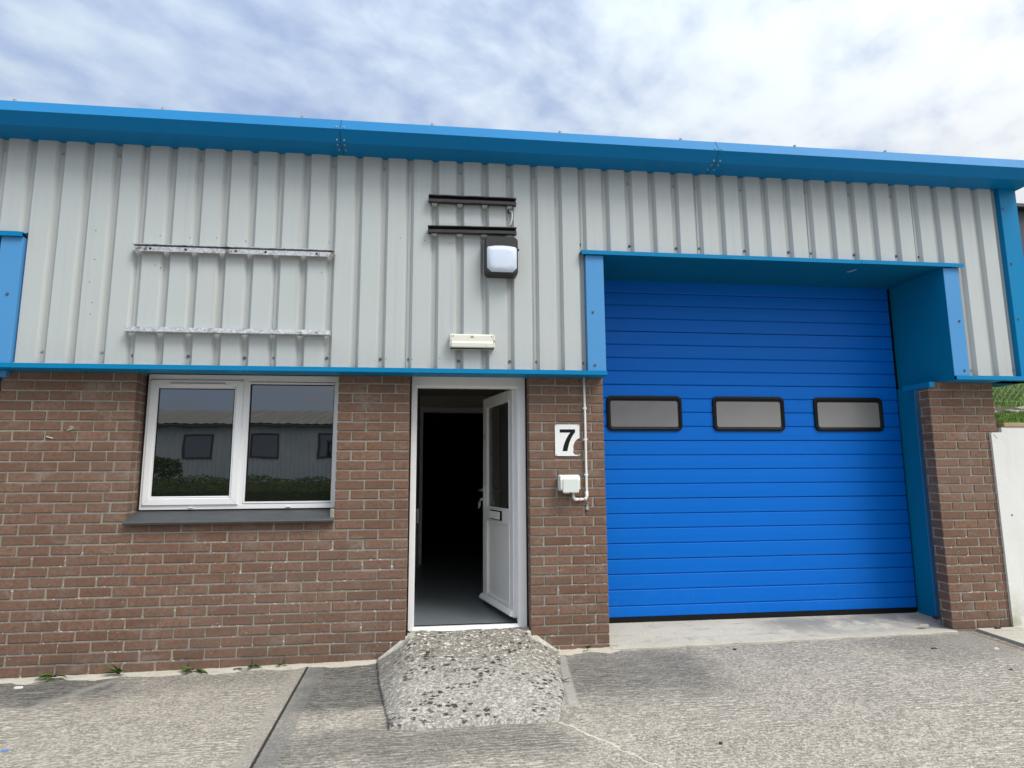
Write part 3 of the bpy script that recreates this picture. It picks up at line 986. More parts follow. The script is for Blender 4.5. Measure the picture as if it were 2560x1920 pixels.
# entrance ------------------------------------------------------------------------
df = empty('door_frame'); df.parent = U
EY = .120; TH0 = .188
f = MB()
mitred(f, 2.822, 3.770, TH0 - .05, 2.215, (.040, .068, .05, .080), EY, EY + .07, .004)
mitred(f, 2.858, 3.706, TH0 - .06, 2.139, (.010, .010, .05, .018), EY + .014, EY + .075, .004)
f.build('frame', M['white'], df)
MB().prism([(EY - .012, .172), (EY - .012, .186), (EY + .012, .2125), (EY + .062, .2125), (EY + .062, .17)], 2.860, 3.706).build('threshold', M['white'], df)
MB().box(2.862, 3.70, EY + .040, EY + .055, .2127, .2185, .001).build('threshold_seal', M['black'], df)
s = MB().box(3.771, 3.7815, .135, .16, .15, 2.21, 0); s.box(2.8128, 2.8215, .135, .16, .15, 2.21, 0); s.build('sealant_gap', M['hole'], df)

leaf = empty('entrance_door'); leaf.parent = U
hx, hy = 3.668, .200
ux, uy = (3.471 - 3.665) / .8232, .8 / .8232      # along the leaf, hinge to free edge
nx, ny = -uy, ux                                 # visible outer face normal (towards -x)
LM = Matrix(((ux, -nx, 0, hx), (uy, -ny, 0, hy), (0, 0, 1, 0), (0, 0, 0, 1)))   # local: s along leaf, t into leaf, z


def lbox(mb, s0, s1, t0, t1, z0, z1, c=.003): mb.box(s0, s1, t0, t1, z0, z1, c, M=LM); return mb


LB, LT = .243, 2.128
lf = MB()
lbox(lf, 0, .078, 0, .062, LB, LT); lbox(lf, .700, .815, 0, .062, LB, LT)
lbox(lf, .078, .700, 0, .062, LB, LB + .070); lbox(lf, .078, .700, 0, .062, .990, 1.098); lbox(lf, .078, .700, 0, .062, 2.042, LT)
lbox(lf, .815, .829, .016, .062, LB + .01, LT - .008)     # rebate lip on the free edge
lbox(lf, -.030, -.001, .016, .055, LB + .01, LT - .008, .006)
lf.build('door_stile', M['white'], leaf)
lp = MB(); lbox(lp, .080, .698, .016, .045, LB + .071, .9895)
lp.build('door_panel', M['white'], leaf)
bd_ = MB()
for (s0, s1, z0, z1) in ((.078, .094, .305, .99), (.684, .700, .305, .99), (.095, .683, .3135, .330), (.095, .683, .974, .9895),
                         (.078, .090, 1.098, 2.042), (.688, .700, 1.098, 2.042), (.091, .687, 1.0985, 1.110), (.091, .687, 2.030, 2.0415)):
    lbox(bd_, s0, s1, -.004, .03, z0, z1, .006)
bd_.build('glazing_bead', M['white'], leaf)
wb = MB()
prof = [(-.001, LB + .012), (-.03, LB + .016), (-.034, LB + .028), (-.018, LB + .052), (-.001, LB + .062)]
vs = [LM @ Vector((s, a_, z)) for s in (.0, .835) for a_, z in prof]
n5 = len(prof)
wb.add(vs, [[i, (i + 1) % n5, n5 + (i + 1) % n5, n5 + i] for i in range(n5)] + [list(range(n5)), list(range(n5, 2 * n5))])
wb.build('weather_bar', M['white'], leaf)
MB().add([LM @ Vector(p) for p in ((.085, .022, 1.10), (.695, .022, 1.10), (.695, .022, 2.04), (.085, .022, 2.04))], [[0, 1, 2, 3]]).build('glass_pane', M['dglass'], leaf)
gs = MB()
for s_ in (.655, .64): lbox(gs, s_, s_ + .006, .026, .034, 1.10, 2.04, .001)
gs.build('spacer_bar', M['galv'], leaf)
l1 = MB(); lbox(l1, .268, .582, -.009, -.0005, 1.000, 1.084, .003); l1.build('letter_plate', M['black'], leaf)
l2 = MB(); lbox(l2, .300, .575, -.017, -.0095, 1.009, 1.075, .003); l2.build('letter_flap', M['white'], leaf)
hp = MB(); lbox(hp, .752, .788, -.009, -.0005, 1.098, 1.300, .004)
hp.build('handle_plate', M['white'], leaf)
hv = MB().tube([LM @ Vector(p) for p in ((.770, -.009, 1.256), (.770, -.050, 1.256), (.764, -.058, 1.256), (.70, -.060, 1.254), (.655, -.058, 1.252))], [.011, .011, .011, .009, .008], 8)
hv.build('handle', M['steel'], leaf)
hv = MB().tube([LM @ Vector(p) for p in ((.770, .066, 1.262), (.770, .106, 1.262), (.70, .112, 1.262), (.60, .110, 1.26))], .010, 8); hv.build('handle', M['steel'], leaf)
cy = MB().tube([LM @ Vector(p) for p in ((.770, -.008, 1.168), (.770, -.022, 1.168))], .014, 10); cy.build('lock_cylinder', M['steel'], leaf)
ky = MB()
lbox(ky, .769, .771, -.046, -.022, 1.155, 1.180, .0005); lbox(ky, .768, .7695, -.052, -.038, 1.105, 1.156, .0005); lbox(ky, .7705, .772, -.060, -.050, 1.085, 1.15, .0005)
ky.build('key', M['steel'], leaf)
ov = MB().tube([LM @ Vector(p) for p in ((.760, -.003, 1.757), (.760, .001, 1.757))], .024, 14); ov.build('oval_cover', M['galv'], leaf)

# dim corridor behind the door
IF = .205
MB().box(2.6, 4.2, .182, 9.0, .10, IF, 0).build('interior_floor', M['lino'], U)
iw = MB()
iw.box(2.55, 2.79, .196, 3.7, IF - .1, 2.75, 0)
iw.box(3.92, 4.2, .36, 3.7, IF - .1, 2.75, 0)
iw.box(2.55, 4.2, .196, 3.9, 2.50, 2.75, 0)
iw.box(2.55, 4.2, 3.70, 3.80, 2.335, 2.499, 0)
iw.build('interior_wall', M['wallp'], U)
ia = MB()
ia.box(2.791, 2.835, 3.66, 3.80, IF, 2.334, .003); ia.box(3.80, 3.90, 3.66, 3.80, IF, 2.334, .003); ia.box(2.836, 3.799, 3.66, 3.80, 2.262, 2.333, .003)
ia.build('inner_door_frame', M['white'], U)
sk = MB().box(2.7905, 2.803, .20, 3.655, IF + .001, IF + .10, .002)
sk.box(2.7905, 2.815, 1.65, 2.9, IF + .101, 1.0, .004)
sk.box(2.7905, 2.835, 2.2, 2.35, .86, 1.02, .004)
sk.build('skirting', M['white'], U)
dk = MB()
dk.box(2.3, 2.55, .6, 9, IF - .2, 2.9, 0); dk.box(4.2, 4.4, .6, 9, IF - .2, 2.9, 0); dk.box(2.3, 4.4, 9, 9.2, IF - .2, 2.9, 0); dk.box(2.3, 4.4, 3.81, 9, 2.76, 2.9, 0)
dk.build('back_room', M['darkroom'], U)
adopt(U)

# ------------------------------------------------------------------ fittings on the wall
def rail(name, x0, x1, z0, z1, zm0, zm1, mat, label, group, flip, holes, tilt=0):
    """angle rail: vertical leg against the crowns, horizontal leg sticking out"""
    e = empty(name, (x0, CY, z0)); tag(e, label, 'sign rail', group)
    mb = MB(); n = 14
    vs = []
    for i in range(n + 1):
        s = i / n; x = x0 + (x1 - x0) * s; dz = tilt * s + R.uniform(-.0006, .0006)
        if not flip:   # ledge on top, leg hanging from its front
            pr = [(CY - .002, z1 - .004), (-.192, z1), (-.192, z1 - .004), (-.150, z1 - .008), (-.150, z1 - .03), (-.186, z0 + .028), (-.186, z0), (-.180, z0), (-.150, z1 - .045), (CY - .002, z1 - .045)]
            pr = [(CY - .002, z1), (-.190, z1), (-.190, z1 - .005), (-.160, z1 - .007), (-.186, z0 + .036), (-.186, z0), (-.181, z0), (-.181, z0 + .03), (CY - .002, z0 + .03)]
        else:
            pr = [(CY - .002, z1), (-.186, z1), (-.190, z0 + .006), (-.195, z0 + .006), (-.195, z0), (CY - .002, z0)]
        vs += [(x, y, z + dz) for y, z in pr]
    k = len(pr)
    fs = [[i * k + a, i * k + (a + 1) % k, (i + 1) * k + (a + 1) % k, (i + 1) * k + a] for i in range(n) for a in range(k)] + [list(range(k)), [n * k + a for a in range(k)]]
    mb.add(vs, fs); mb.build('angle_bar', mat, e)
    for hx_ in holes:
        s = (hx_ - x0) / (x1 - x0)
        MB().tube([(hx_, -.185, (z0 + z1) / 2 - .008 + tilt * s), (hx_, -.1885, (z0 + z1) / 2 - .008 + tilt * s)], .0095, 10).build('bolt_hole', M['hole'], e)
    adopt(e)
    return e


GR = 'empty sign rails on the cladding'
rail('sign_rail', .708, 2.210, 3.113, 3.170, 0, 0, M['galv'], 'long galvanised steel rail with a top ledge, upper of the pair above the window', GR, False, (.837, 1.094, 1.465, 1.688, 2.075), .004)
rail('sign_rail', .700, 2.198, 2.481, 2.519, 0, 0, M['galv'], 'long galvanised steel rail, lower of the pair, just above the window', GR, True, (.842, 1.262, 1.67, 2.059), .002)
GB = 'short black sign rails above the entrance'


def black_rail(x0, x1, z0, z1, tilt, label):
    e = empty('sign_rail', (x0, CY, z0)); tag(e, label, 'sign rail', GB)
    mb = MB(); n = 10; vs = []
    h = z1 - z0
    for i in range(n + 1):
        s = i / n; x = x0 + (x1 - x0) * s; dz = tilt * s + R.uniform(-.0015, .0015)
        pr = [(-.150, z1), (-.197, z1 + .004), (-.197, z1 - .003), (-.158, z1 - .006), (-.158, z0 + .026), (-.196, z0 + .024), (-.196, z0), (-.150, z0)]
        vs += [(x, y, z + dz) for y, z in pr]
    k = len(pr)
    fs = [[i * k + a, i * k + (a + 1) % k, (i + 1) * k + (a + 1) % k, (i + 1) * k + a] for i in range(n) for a in range(k)] + [list(range(k)), [n * k + a for a in range(k)]]
    mb.add(vs, fs); mb.build('channel_bar', M['black_rail'], e)
    for kk in (14, 15, 16, 17):
        xb = VC(kk)
        if x0 + .02 < xb < x1:
            MB().box(xb - .022, xb + .022, -.165, VY, z0 - .012 + tilt * .5, z0 + .01 + tilt * .5, .003).build('spacer_block', M['clad'], e)
    adopt(e)


black_rail(2.945, 3.667, 3.612, 3.668, .003, 'short black steel channel rail, higher of the two above the floodlight')
black_rail(2.943, 3.668, 3.350, 3.404, .012, 'short black steel channel rail directly above the floodlight')

# floodlight
e = empty('flood_light', (3.54, CY, 3.16)); tag(e, 'square black bulkhead floodlight with pale opal lens on the cladding', 'floodlight')
mb = MB()
out_ = rrect(3.405, 3.675, 2.998, 3.322, .035, 4)
lay = [(1.0, CY - .001), (1.0, -.215), (.955, -.240), (.93, -.243)]
cx, cz = 3.54, 3.16
vs = [(cx + (x - cx) * k, y, cz + (z - cz) * k) for k, y in lay for x, z in out_]
n = len(out_)
fs = [[l * n + i, l * n + (i + 1) % n, (l + 1) * n + (i + 1) % n, (l + 1) * n + i] for l in range(3) for i in range(n)] + [[3 * n + i for i in range(n)]]
mb.add(vs, fs); mb.build('housing', M['black_rail'], e)
ln = [(3.418, 3.048), (3.455, 3.015), (3.627, 3.015), (3.662, 3.05), (3.662, 3.215), (3.652, 3.228), (3.60, 3.236), (3.54, 3.239), (3.48, 3.236), (3.428, 3.228), (3.418, 3.215)]
n = len(ln); mb = MB()
vs = [(x, -.240, z) for x, z in ln] + [(cx + (x - cx) * .965, -.252, 3.13 + (z - 3.13) * .965) for x, z in ln] + [(cx + (x - cx) * .6, -.258, 3.13 + (z - 3.13) * .6) for x, z in ln]
fs = [[l * n + i, l * n + (i + 1) % n, (l + 1) * n + (i + 1) % n, (l + 1) * n + i] for l in range(2) for i in range(n)] + [[2 * n + i for i in range(n)]]
mb.add(vs, fs); mb.build('lens', M['lens'], e, smooth=True)
MB().dome((3.676, -.20, 3.222), .010, (1, 0, 0), .012).build('sensor_knob', M['black'], e)
adopt(e)

# emergency light over the door
e = empty('emergency_light', (3.305, CY, 2.45)); tag(e, 'yellowed white rectangular emergency light above the entrance door', 'emergency light')
mb = MB()
mb.prism([(CY - .001, 2.400), (-.195, 2.400), (-.205, 2.406), (-.207, 2.436), (-.196, 2.452), (-.196, 2.500), (-.185, 2.512), (CY - .001, 2.512)], 3.142, 3.470)
mb.build('diffuser', M['cream'], e)
mb = MB().box(3.128, 3.484, -.172, CY - .001, 2.393, 2.515, .006)
mb.box(3.126, 3.141, -.196, -.172, 2.404, 2.508, .005); mb.box(3.471, 3.486, -.196, -.172, 2.404, 2.508, .005)
mb.build('base', M['cream'], e)
MB().box(3.132, 3.48, -.19, -.172, 2.3915, 2.399, .002).build('bottom_seam', M['hole'], e)
for xx in (3.150, 3.455):
    MB().box(xx, xx + .008, -.1975, -.196, 2.487, 2.503, .0005).build('clip', M['screw'], e)
for xx in (3.128, 3.484):
    MB().dome((xx, -.196, 2.456), .008, (0, -1, 0), .004).build('end_screw', M['screw'], e)
MB().prism([(3.286, 2.482), (3.322, 2.482), (3.304, 2.502)], -.1975, -.196, 'y').build('faded_mark', M['timber'], e)
MB().dome((3.415, -.207, 2.417), .0045, (0, -1, 0), .003).build('green_indicator', painted('pale_green', (.30, .62, .42), .4), e)
adopt(e)

# cable stub
e = empty('cable_stub', (3.62, VY, 3.58)); tag(e, 'short white cable end hanging from a hole between the black rails', 'cable')
mb = MB().tube([(3.619, VY + .01, 3.585), (3.622, -.135, 3.588), (3.634, -.150, 3.575), (3.638, -.15, 3.54), (3.634, -.146, 3.50), (3.624, -.14, 3.462)], .0055, 8)
mb.build('cable', M['conduit'], e)
MB().tube([(3.618, VY, 3.587), (3.618, VY - .012, 3.587)], .014, 10).build('grommet', M['screw_dark'], e)
adopt(e)

# number plate with a broken corner
e = empty('number_sign', (4.1, 0, 1.68)); tag(e, 'broken white number sign reading 7 on the brick pier', 'sign')
pl = [(3.997, 1.556), (4.004, 1.549), (4.192, 1.548), (4.203, 1.556), (4.205, 1.563), (4.196, 1.561), (4.184, 1.558), (4.168, 1.557), (4.154, 1.564), (4.146, 1.578), (4.147, 1.590), (4.152, 1.598), (4.150, 1.606), (4.148, 1.622), (4.152, 1.642), (4.160, 1.660), (4.172, 1.676), (4.186, 1.688), (4.203, 1.695), (4.203, 1.800), (4.197, 1.807), (4.004, 1.807), (3.997, 1.800)]
MB().prism(pl, -.0065, -.0035, 'y').build('plate', painted('sign_white', (.80, .81, .80), .3, .03, .05), e)
sv = [(4.037, 1.767), (4.166, 1.767), (4.166, 1.743), (4.148, 1.721), (4.131, 1.692), (4.116, 1.656), (4.105, 1.618), (4.098, 1.588), (4.058, 1.588), (4.064, 1.620), (4.077, 1.660), (4.095, 1.698), (4.113, 1.726), (4.126, 1.740), (4.037, 1.740)]
MB().prism(sv, -.0072, -.0066, 'y').build('numeral', M['black'], e)
for (x, z) in ((4.007, 1.798), (4.191, 1.798), (4.009, 1.558), (4.191, 1.5545)):
    MB().dome((x, -.0065, z), .0045, (0, -1, 0), .0025).build('screw', M['rust'], e)
adopt(e)

# outdoor socket box
e = empty('socket_box', (4.10, 0, 1.32)); tag(e, 'pale grey outdoor socket box below the number sign', 'socket box')
mb = MB()
mb.box(4.012, 4.188, -.052, .004, 1.268, 1.396, .010)
mb.build('back_box', M['box_white'], e)
mb = MB()
mb.prism([(-.0525, 1.274), (-.085, 1.274), (-.092, 1.282), (-.094, 1.352), (-.086, 1.372), (-.082, 1.384), (-.0525, 1.390)], 4.020, 4.180)
mb.box(4.036, 4.168, -.100, -.0855, 1.252, 1.366, .006)
mb.build('lid', M['box_white'], e)
mb = MB().box(4.056, 4.090, -.094, -.06, 1.247, 1.2515, .001); mb.box(4.112, 4.148, -.094, -.06, 1.247, 1.2515, .001); mb.build('hinge', M['screw'], e)
MB().tube([(4.101, -.1005, 1.256), (4.101, -.102, 1.256)], .004, 8).build('lock_hole', M['hole'], e)
adopt(e)
# conduit
e = empty('conduit', (4.25, 0, 1.2)); tag(e, 'thin white conduit pipe running down the pier to the socket box', 'conduit pipe')
mb = MB()
pts = [(4.246, -.020, 2.205), (4.249, -.020, 1.9), (4.249, -.020, 1.6), (4.249, -.020, 1.235), (4.247, -.020, 1.215), (4.238, -.020, 1.203), (4.222, -.020, 1.199), (4.16, -.020, 1.197), (4.145, -.021, 1.200), (4.137, -.022, 1.212), (4.136, -.024, 1.25)]
mb.tube(pts, .0098, 10); mb.build('pipe', M['conduit'], e, smooth=True)
for (x, z) in ((4.249, 1.941), (4.249, 1.683), (4.249, 1.396)):
    c_ = MB().box(x - .016, x + .016, -.026, 0, z - .008, z + .008, .003); c_.build('saddle_clip', M['conduit'], e)
mb = MB()
mb.tube([(4.249, -.02, 1.262), (4.249, -.02, 1.222), (4.240, -.02, 1.203), (4.225, -.02, 1.199)], .0135, 10)
mb.tube([(4.205, -.02, 1.198), (4.188, -.02, 1.198)], .0125, 10); mb.tube([(4.172, -.02, 1.198), (4.15, -.02, 1.198), (4.138, -.021, 1.212), (4.136, -.022, 1.236)], .0128, 10)
mb.build('elbow', M['conduit'], e, smooth=True)
adopt(e)
e = MB().box(4.245, 4.262, -.012, .002, 1.118, 1.176, .002); e.box(4.240, 4.266, -.02, .002, 1.112, 1.136, .004)
tag(e.build('bracket', M['galv']), 'small rusty metal bracket below the conduit elbow', 'bracket')
# twig stuck to the wall and plaster scar
tag(MB().tube([(.128, -.004, 1.706), (.15, -.008, 1.699), (.176, -.004, 1.692)], .0028, 6).build('twig', M['conduit']), 'thin pale twig stuck on the brick wall left of the window', 'twig')
ms = MB().add([(.262, -.0025, 1.742), (.285, -.004, 1.752), (.305, -.004, 1.760), (.318, -.004, 1.772), (.300, -.004, 1.790), (.282, -.004, 1.786), (.287, -.004, 1.770), (.272, -.004, 1.76)], [list(range(8))])
tag(ms.build('mortar_scar', M['mortar']), 'pale patch of mortar smeared on a chipped brick left of the window', 'mortar patch')

# ------------------------------------------------------------------ entrance ramp
def lerp(tab, v):
    for (a_, b_) in zip(tab, tab[1:]):
        if a_[0] >= v >= b_[0]:
            s = (a_[0] - v) / (a_[0] - b_[0]); return a_[1] + (b_[1] - a_[1]) * s
    return tab[0][1] if v > tab[0][0] else tab[-1][1]


XL = [(.14, 2.826), (.0002, 2.826), (0., 2.60), (-.18, 2.622), (-.5, 2.66), (-.9, 2.725), (-1.33, 2.795)]
XR = [(.14, 3.78), (.0002, 3.78), (0., 3.995), (-.2, 3.972), (-.6, 3.895), (-.9, 3.862), (-1.365, 3.735)]
import mathutils.noise as mnoise
rm = MB(); NX, NY = 90, 104
vs = []; fs = []
for j in range(NY + 1):
    s = j / NY
    y0 = .13 - s * (.13 + 1.34)
    for i in range(NX + 1):
        u = i / NX
        y = y0 - .03 * (u - .5) * s * (1 if y0 < -.2 else 0)
        xl = lerp(XL, y); xr = lerp(XR, y)
        x = xl + (xr - xl) * u
        base = zz(x)
        tt = max(0, min(1, (-y + .02) / 1.36))
        top = .192 - (.192 - base - .026) * (tt * .75 + .25 * tt ** .6)
        if y > .0: top = .190
        if y <= .0:   # smooth dome across the width, squarer at the wall, thin lip at the foot
            sfl = abs(u - .5) * 2
            pw = lerp([(0., 4.0), (-.35, 4.0), (-.8, 4.5), (-1.36, 7.0)], y)
            kw = max(0., min(1., (sfl - .665) / .325)); kw = kw ** .72
            bl = max(0., min(1., -y / .38)); bl = bl * bl * (3 - 2 * bl)
            k = kw * (1 - bl) + sfl ** pw * bl
            top = top * (1 - k) + (base + .020) * k
        z = top + .009 * mnoise.noise(Vector((x * 5, y * 5, 0))) + .0035 * mnoise.noise(Vector((x * 17, y * 17, 3))) + .002 * mnoise.noise(Vector((x * 60, y * 60, 3)))
        x += .008 * mnoise.noise(Vector((y * 9, u * 3, 7))) * (1 if i in (0, NX) else .3)
        vs.append((x, y, z))
W_ = NX + 1
fs = [[j * W_ + i, j * W_ + i + 1, (j + 1) * W_ + i + 1, (j + 1) * W_ + i] for j in range(NY) for i in range(NX)]
ring = [NY * W_ + i for i in range(W_)]
o0 = len(vs)
for i in ring: vs.append((vs[i][0], vs[i][1] - .003, -.05))
fs += [[ring[i + 1], ring[i], o0 + i, o0 + i + 1] for i in range(NX)]
for side in (0, NX):
    o1 = len(vs)
    for j in range(NY + 1): vs.append((vs[j * W_ + side][0], vs[j * W_ + side][1], -.05))
    fs += [[j * W_ + side, (j + 1) * W_ + side, o1 + j + 1, o1 + j] for j in range(NY)]
rm.add(vs, fs)
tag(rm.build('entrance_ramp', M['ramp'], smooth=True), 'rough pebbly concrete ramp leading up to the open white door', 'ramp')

# ------------------------------------------------------------------ weeds
def weed(x, y, z, n, h, spread, label, wide=.010, up=.5):
    e = empty('weed', (x, y, z)); tag(e, label, 'weed', 'weeds along the foot of the wall')
    mb = MB()
    for i in range(n):
        a = R.uniform(0, 2 * PI); L_ = h * R.uniform(.7, 1.2)
        d = Vector((math.cos(a) * spread, -abs(math.sin(a)) * .7 * spread, up * R.uniform(.5, 1.5))).normalized()
        side = d.cross(Vector((0, 0, 1))).normalized() if abs(d.z) < .95 else Vector((1, 0, 0))
        pts = []
        for k in range(6):
            s = k / 5
            p = Vector((0, 0, 0)) + d * L_ * s + Vector((0, 0, -1)) * L_ * .45 * s * s
            w = 1.15 * wide * math.sin(PI * min(1, .12 + s * .88)) * (1 if k < 5 else .1)
            pts.append((p, w))
        vs = []
        for p, w in pts: vs += [p - side * w, p + Vector((0, 0, -w * .3)), p + side * w]
        fs = []
        for k in range(5):
            for c_ in (0, 1): fs.append([k * 3 + c_, k * 3 + c_ + 1, (k + 1) * 3 + c_ + 1, (k + 1) * 3 + c_])
        mb.add(vs, fs, r=R.random())
    mb.build('leaves', M['weed'], e, recalc=False)


weed(.365, -.035, .0, 15, .135, 1.0, 'leafy weed spread flat at the wall foot, leftmost of the row')
weed(.785, -.03, .0, 12, .15, .8, 'tall narrow weed at the wall foot left of the window sill end', up=.9)
weed(1.300, -.03, .008, 13, .13, 1.0, 'wide grassy weed at the wall foot below the window')
weed(1.715, -.025, .012, 12, .07, .8, 'small round weed beside broken mortar at the wall foot', .009)
weed(1.915, -.02, .015, 8, .06, .8, 'tiny weed at the wall foot nearest the slab joint', .007)
weed(4.222, -.03, .045, 9, .075, .7, 'small weed at the foot of the brick pier beside the big door', .008, .9)
weed(2.838, .06, .185, 5, .05, .5, 'tiny weed in the corner of the door frame', .006, 1.)
weed(3.905, -.70, .03, 7, .06, .6, 'small weed in the gap along the right edge of the ramp', .007)

# litter
def shard(name, x, y, z, s, mat, label, cat, h=.004):
    k = R.randint(5, 7)
    pts = [(x + s * math.cos(2 * PI * i / k) * R.uniform(.5, 1.2), y + s * .55 * math.sin(2 * PI * i / k) * R.uniform(.5, 1.2)) for i in range(k)]
    tag(MB().prism(pts, z - .003, z + h, 'z').build(name, mat), label, cat)


shard('plastic_scrap', .81, -1.27, zz(.8) + .002, .020, M['bluescrap'], 'tiny scrap of blue plastic on the concrete at lower left', 'litter')
shard('dead_leaf', 6.86, -.43, zz(6.8) + .002, .03, M['leaflitter'], 'dark dead leaf on the concrete in front of the right door end', 'leaf')
shard('dead_leaf', 6.97, -.97, zz(6.9) + .002, .022, M['leaflitter'], 'dark dead leaf on the concrete nearest the lower right corner', 'leaf')
shard('dead_leaf', 7.77, -.06, .085, .03, M['leaflitter'], 'dark dead leaf at the foot of the right brick pier', 'leaf', .012)
shard('pebble', 7.30, -.52, zz(7.3) + .002, .02, M['conduit'], 'small white chip on the concrete before the right brick pier', 'pebble', .008)
shard('pebble', 5.355, -.19, zz(5.3) + .002, .016, M['leaflitter'], 'dark pebble on the concrete just before the apron edge', 'pebble', .01)
shard('pebble', 4.50, -1.776, zz(4.5) + .002, .012, M['leaflitter'], 'dark pebble on the bare concrete at bottom centre right', 'pebble', .008)
shard('pebble', .22, -.20, zz(.2) + .002, .03, M['conduit'], 'white chip on the dark concrete by the wall at far left', 'pebble', .008)
shard('mortar_flake', 1.62, -.05, zz(1.6) + .004, .045, M['mortar'], 'broken mortar flake beside the small round weed', 'mortar flake', .012)
shard('mortar_flake', 7.20, .08, zz(7.2) + .035, .05, M['fillet'], 'crumbled mortar flake by the foot of the blue jamb', 'mortar flake', .014)

# ------------------------------------------------------------------ right side: white wall, bank, fence
e = empty('retaining_wall', (8.9, 0, 0)); tag(e, 'white painted low wall right of the brick pier', 'wall')
pl = [(7.955, -.05), (14, -.05), (14, 1.792), (8.064, 1.792), (8.064, 1.748), (7.962, 1.746), (7.955, 1.735)]
MB().prism(pl, -.020, .10, 'y').build('wall_panel', M['render'], e)
MB().box(8.304, 8.310, -.0215, -.0195, -.02, 1.786, 0).build('panel_joint', M['timber'], e)
MB().box(8.0, 8.0055, -.021, -.0195, 1.69, 1.738, 0, M=Matrix.Translation((8.0, 0, 1.7)) @ Matrix.Rotation(-.8, 4, 'Y') @ Matrix.Translation((-8.0, 0, -1.7))).build('crack', M['mortar'], e)
MB().dome((8.065, -.02, 1.02), .008, (0, -1, 0), .004).build('fixing', M['hole'], e)
adopt(e)
tg = MB().box(8.085, 14, -.028, .12, 1.796, 1.834, .004)
tag(tg.build('timber_capping', M['timber']), 'pale timber board lying along the top of the white wall', 'timber board')
bh = lambda y: 1.80 + .36 * max(0, y - .1)
bank = MB()
bx = [8.04, 8.3, 8.8, 9.5, 11, 14, 20, 40]
by = [.11, .3, .5, .7, .9, 1.2, 1.8, 2.6, 3.6, 5, 9, 16, 30]
vs = [(x, y, min(bh(y), 4.2) + R.uniform(-.015, .015)) for y in by for x in bx]
n = len(bx)
bank.add(vs, [[j * n + i, j * n + i + 1, (j + 1) * n + i + 1, (j + 1) * n + i] for j in range(len(by) - 1) for i in range(n - 1)])
tag(bank.build('bank', M['soil'], recalc=False), kind='structure')
gr = MB()
for i in range(15000):
    y = .12 + 3.2 * R.random() ** 1.7; x = 8.05 + R.random() * (1.0 + y * 1.1)
    if .52 < y < .86 and R.random() < .93: continue
    z = bh(y); h = R.uniform(.035, .09) * (.7 + .6 * mnoise.noise(Vector((x * 3, y * 3, 0))) + .3)
    a = R.uniform(0, 2 * PI); lx, ly = math.cos(a) * h * .5, math.sin(a) * h * .5
    w = R.uniform(.002, .004)
    b0 = Vector((x, y, z - .01)); t_ = b0 + Vector((lx, ly, h)); m_ = b0 + Vector((lx * .35, ly * .35, h * .6))
    sd_ = Vector((w, w * R.uniform(-1, 1), 0))
    gr.add([b0 - sd_, b0 + sd_, m_ + sd_ * .8, m_ - sd_ * .8, t_], [[0, 1, 2, 3], [3, 2, 4]], r=R.random())
tag(gr.build('grass', M['grass'], recalc=False), 'short green grass on the bank above the white wall', 'grass', kind='stuff')
for i in range(16):
    x = 8.13 + i * .085 + R.uniform(-.03, .03); y = .68 + R.uniform(-.12, .12); s = R.uniform(.022, .05)
    mb = MB(); bm = bmesh.new(); bmesh.ops.create_icosphere(bm, subdivisions=2, radius=s)
    vs = []
    for v in bm.verts:
        k = 1 + .35 * mnoise.noise(v.co * (22) + Vector((i * 3, 0, 0)))
        vs.append((x + v.co.x * k * 1.5, y + v.co.y * k, bh(y) + s * .3 + v.co.z * k * .65))
    fs = [[v.index for v in f.verts] for f in bm.faces]; bm.free()
    mb.add(vs, fs)
    tag(mb.build('stone', M['stone']), 'grey rubble stone in the strip across the grass bank', 'stone', 'rubble stones on the bank')

e = empty('chain_link_fence', (9.5, 1.0, 2.1)); tag(e, 'thin chain link fence standing in the grass bank', 'fence')
mb = MB()
FYY = 1.0; z0 = bh(1.0) - .02; z1 = z0 + 1.2; pitch = .075
for sgn in (1, -1):
    k = -20
    while k < 60:
        x_ = 8.0 + k * pitch
        a_ = (x_, z0) if sgn > 0 else (x_, z1)
        pts = []
        xa, xb = x_, x_ + (z1 - z0)
        za, zb = (z0, z1) if sgn > 0 else (z1, z0)
        lo, hi = max(xa, 8.02), min(xb, 11.0)
        if hi > lo:
            f1 = (lo - xa) / (xb - xa); f2 = (hi - xa) / (xb - xa)
            p1 = Vector((lo, FYY + .002 * sgn, za + (zb - za) * f1)); p2 = Vector((hi, FYY + .002 * sgn, za + (zb - za) * f2))
            mb.tube([p1, p2], .0016, 4, caps=False)
        k += 1
mb.build('wire_mesh', M['wire'], e)
for xp in (8.75, 11.0):
    MB().tube([(xp, FYY + .03, z0 - .2), (xp, FYY + .03, z1 + .05)], .022, 8).build('post', M['galv'], e)
mb = MB()
for zz_ in (z0 + .05, (z0 + z1) / 2, z1 - .02): mb.tube([(8.02, FYY - .004, zz_), (11.0, FYY - .004, zz_)], .0022, 5)
mb.build('line_wire', M['wire'], e)
adopt(e)

e = empty('dark_shed', (16, 6, 3.8)); tag(e, 'dark clad building just showing past the blue corner flashing', 'building')
mb = MB(); x = 13.45
while x < 24:
    mb.box(x, x + .16, 4.55, 4.62, 3.2, 6.10, .01); x += .2
mb.box(13.4, 24, 4.62, 12, 3.0, 6.08, .01)
mb.build('wall', M['darkclad'], e)
MB().prism([(4.4, 6.10), (8, 6.5), (12.2, 6.10), (12.2, 6.14), (8, 6.56), (4.4, 6.16)], 13.3, 24.2).build('roof', M['darkclad'], e)
adopt(e)

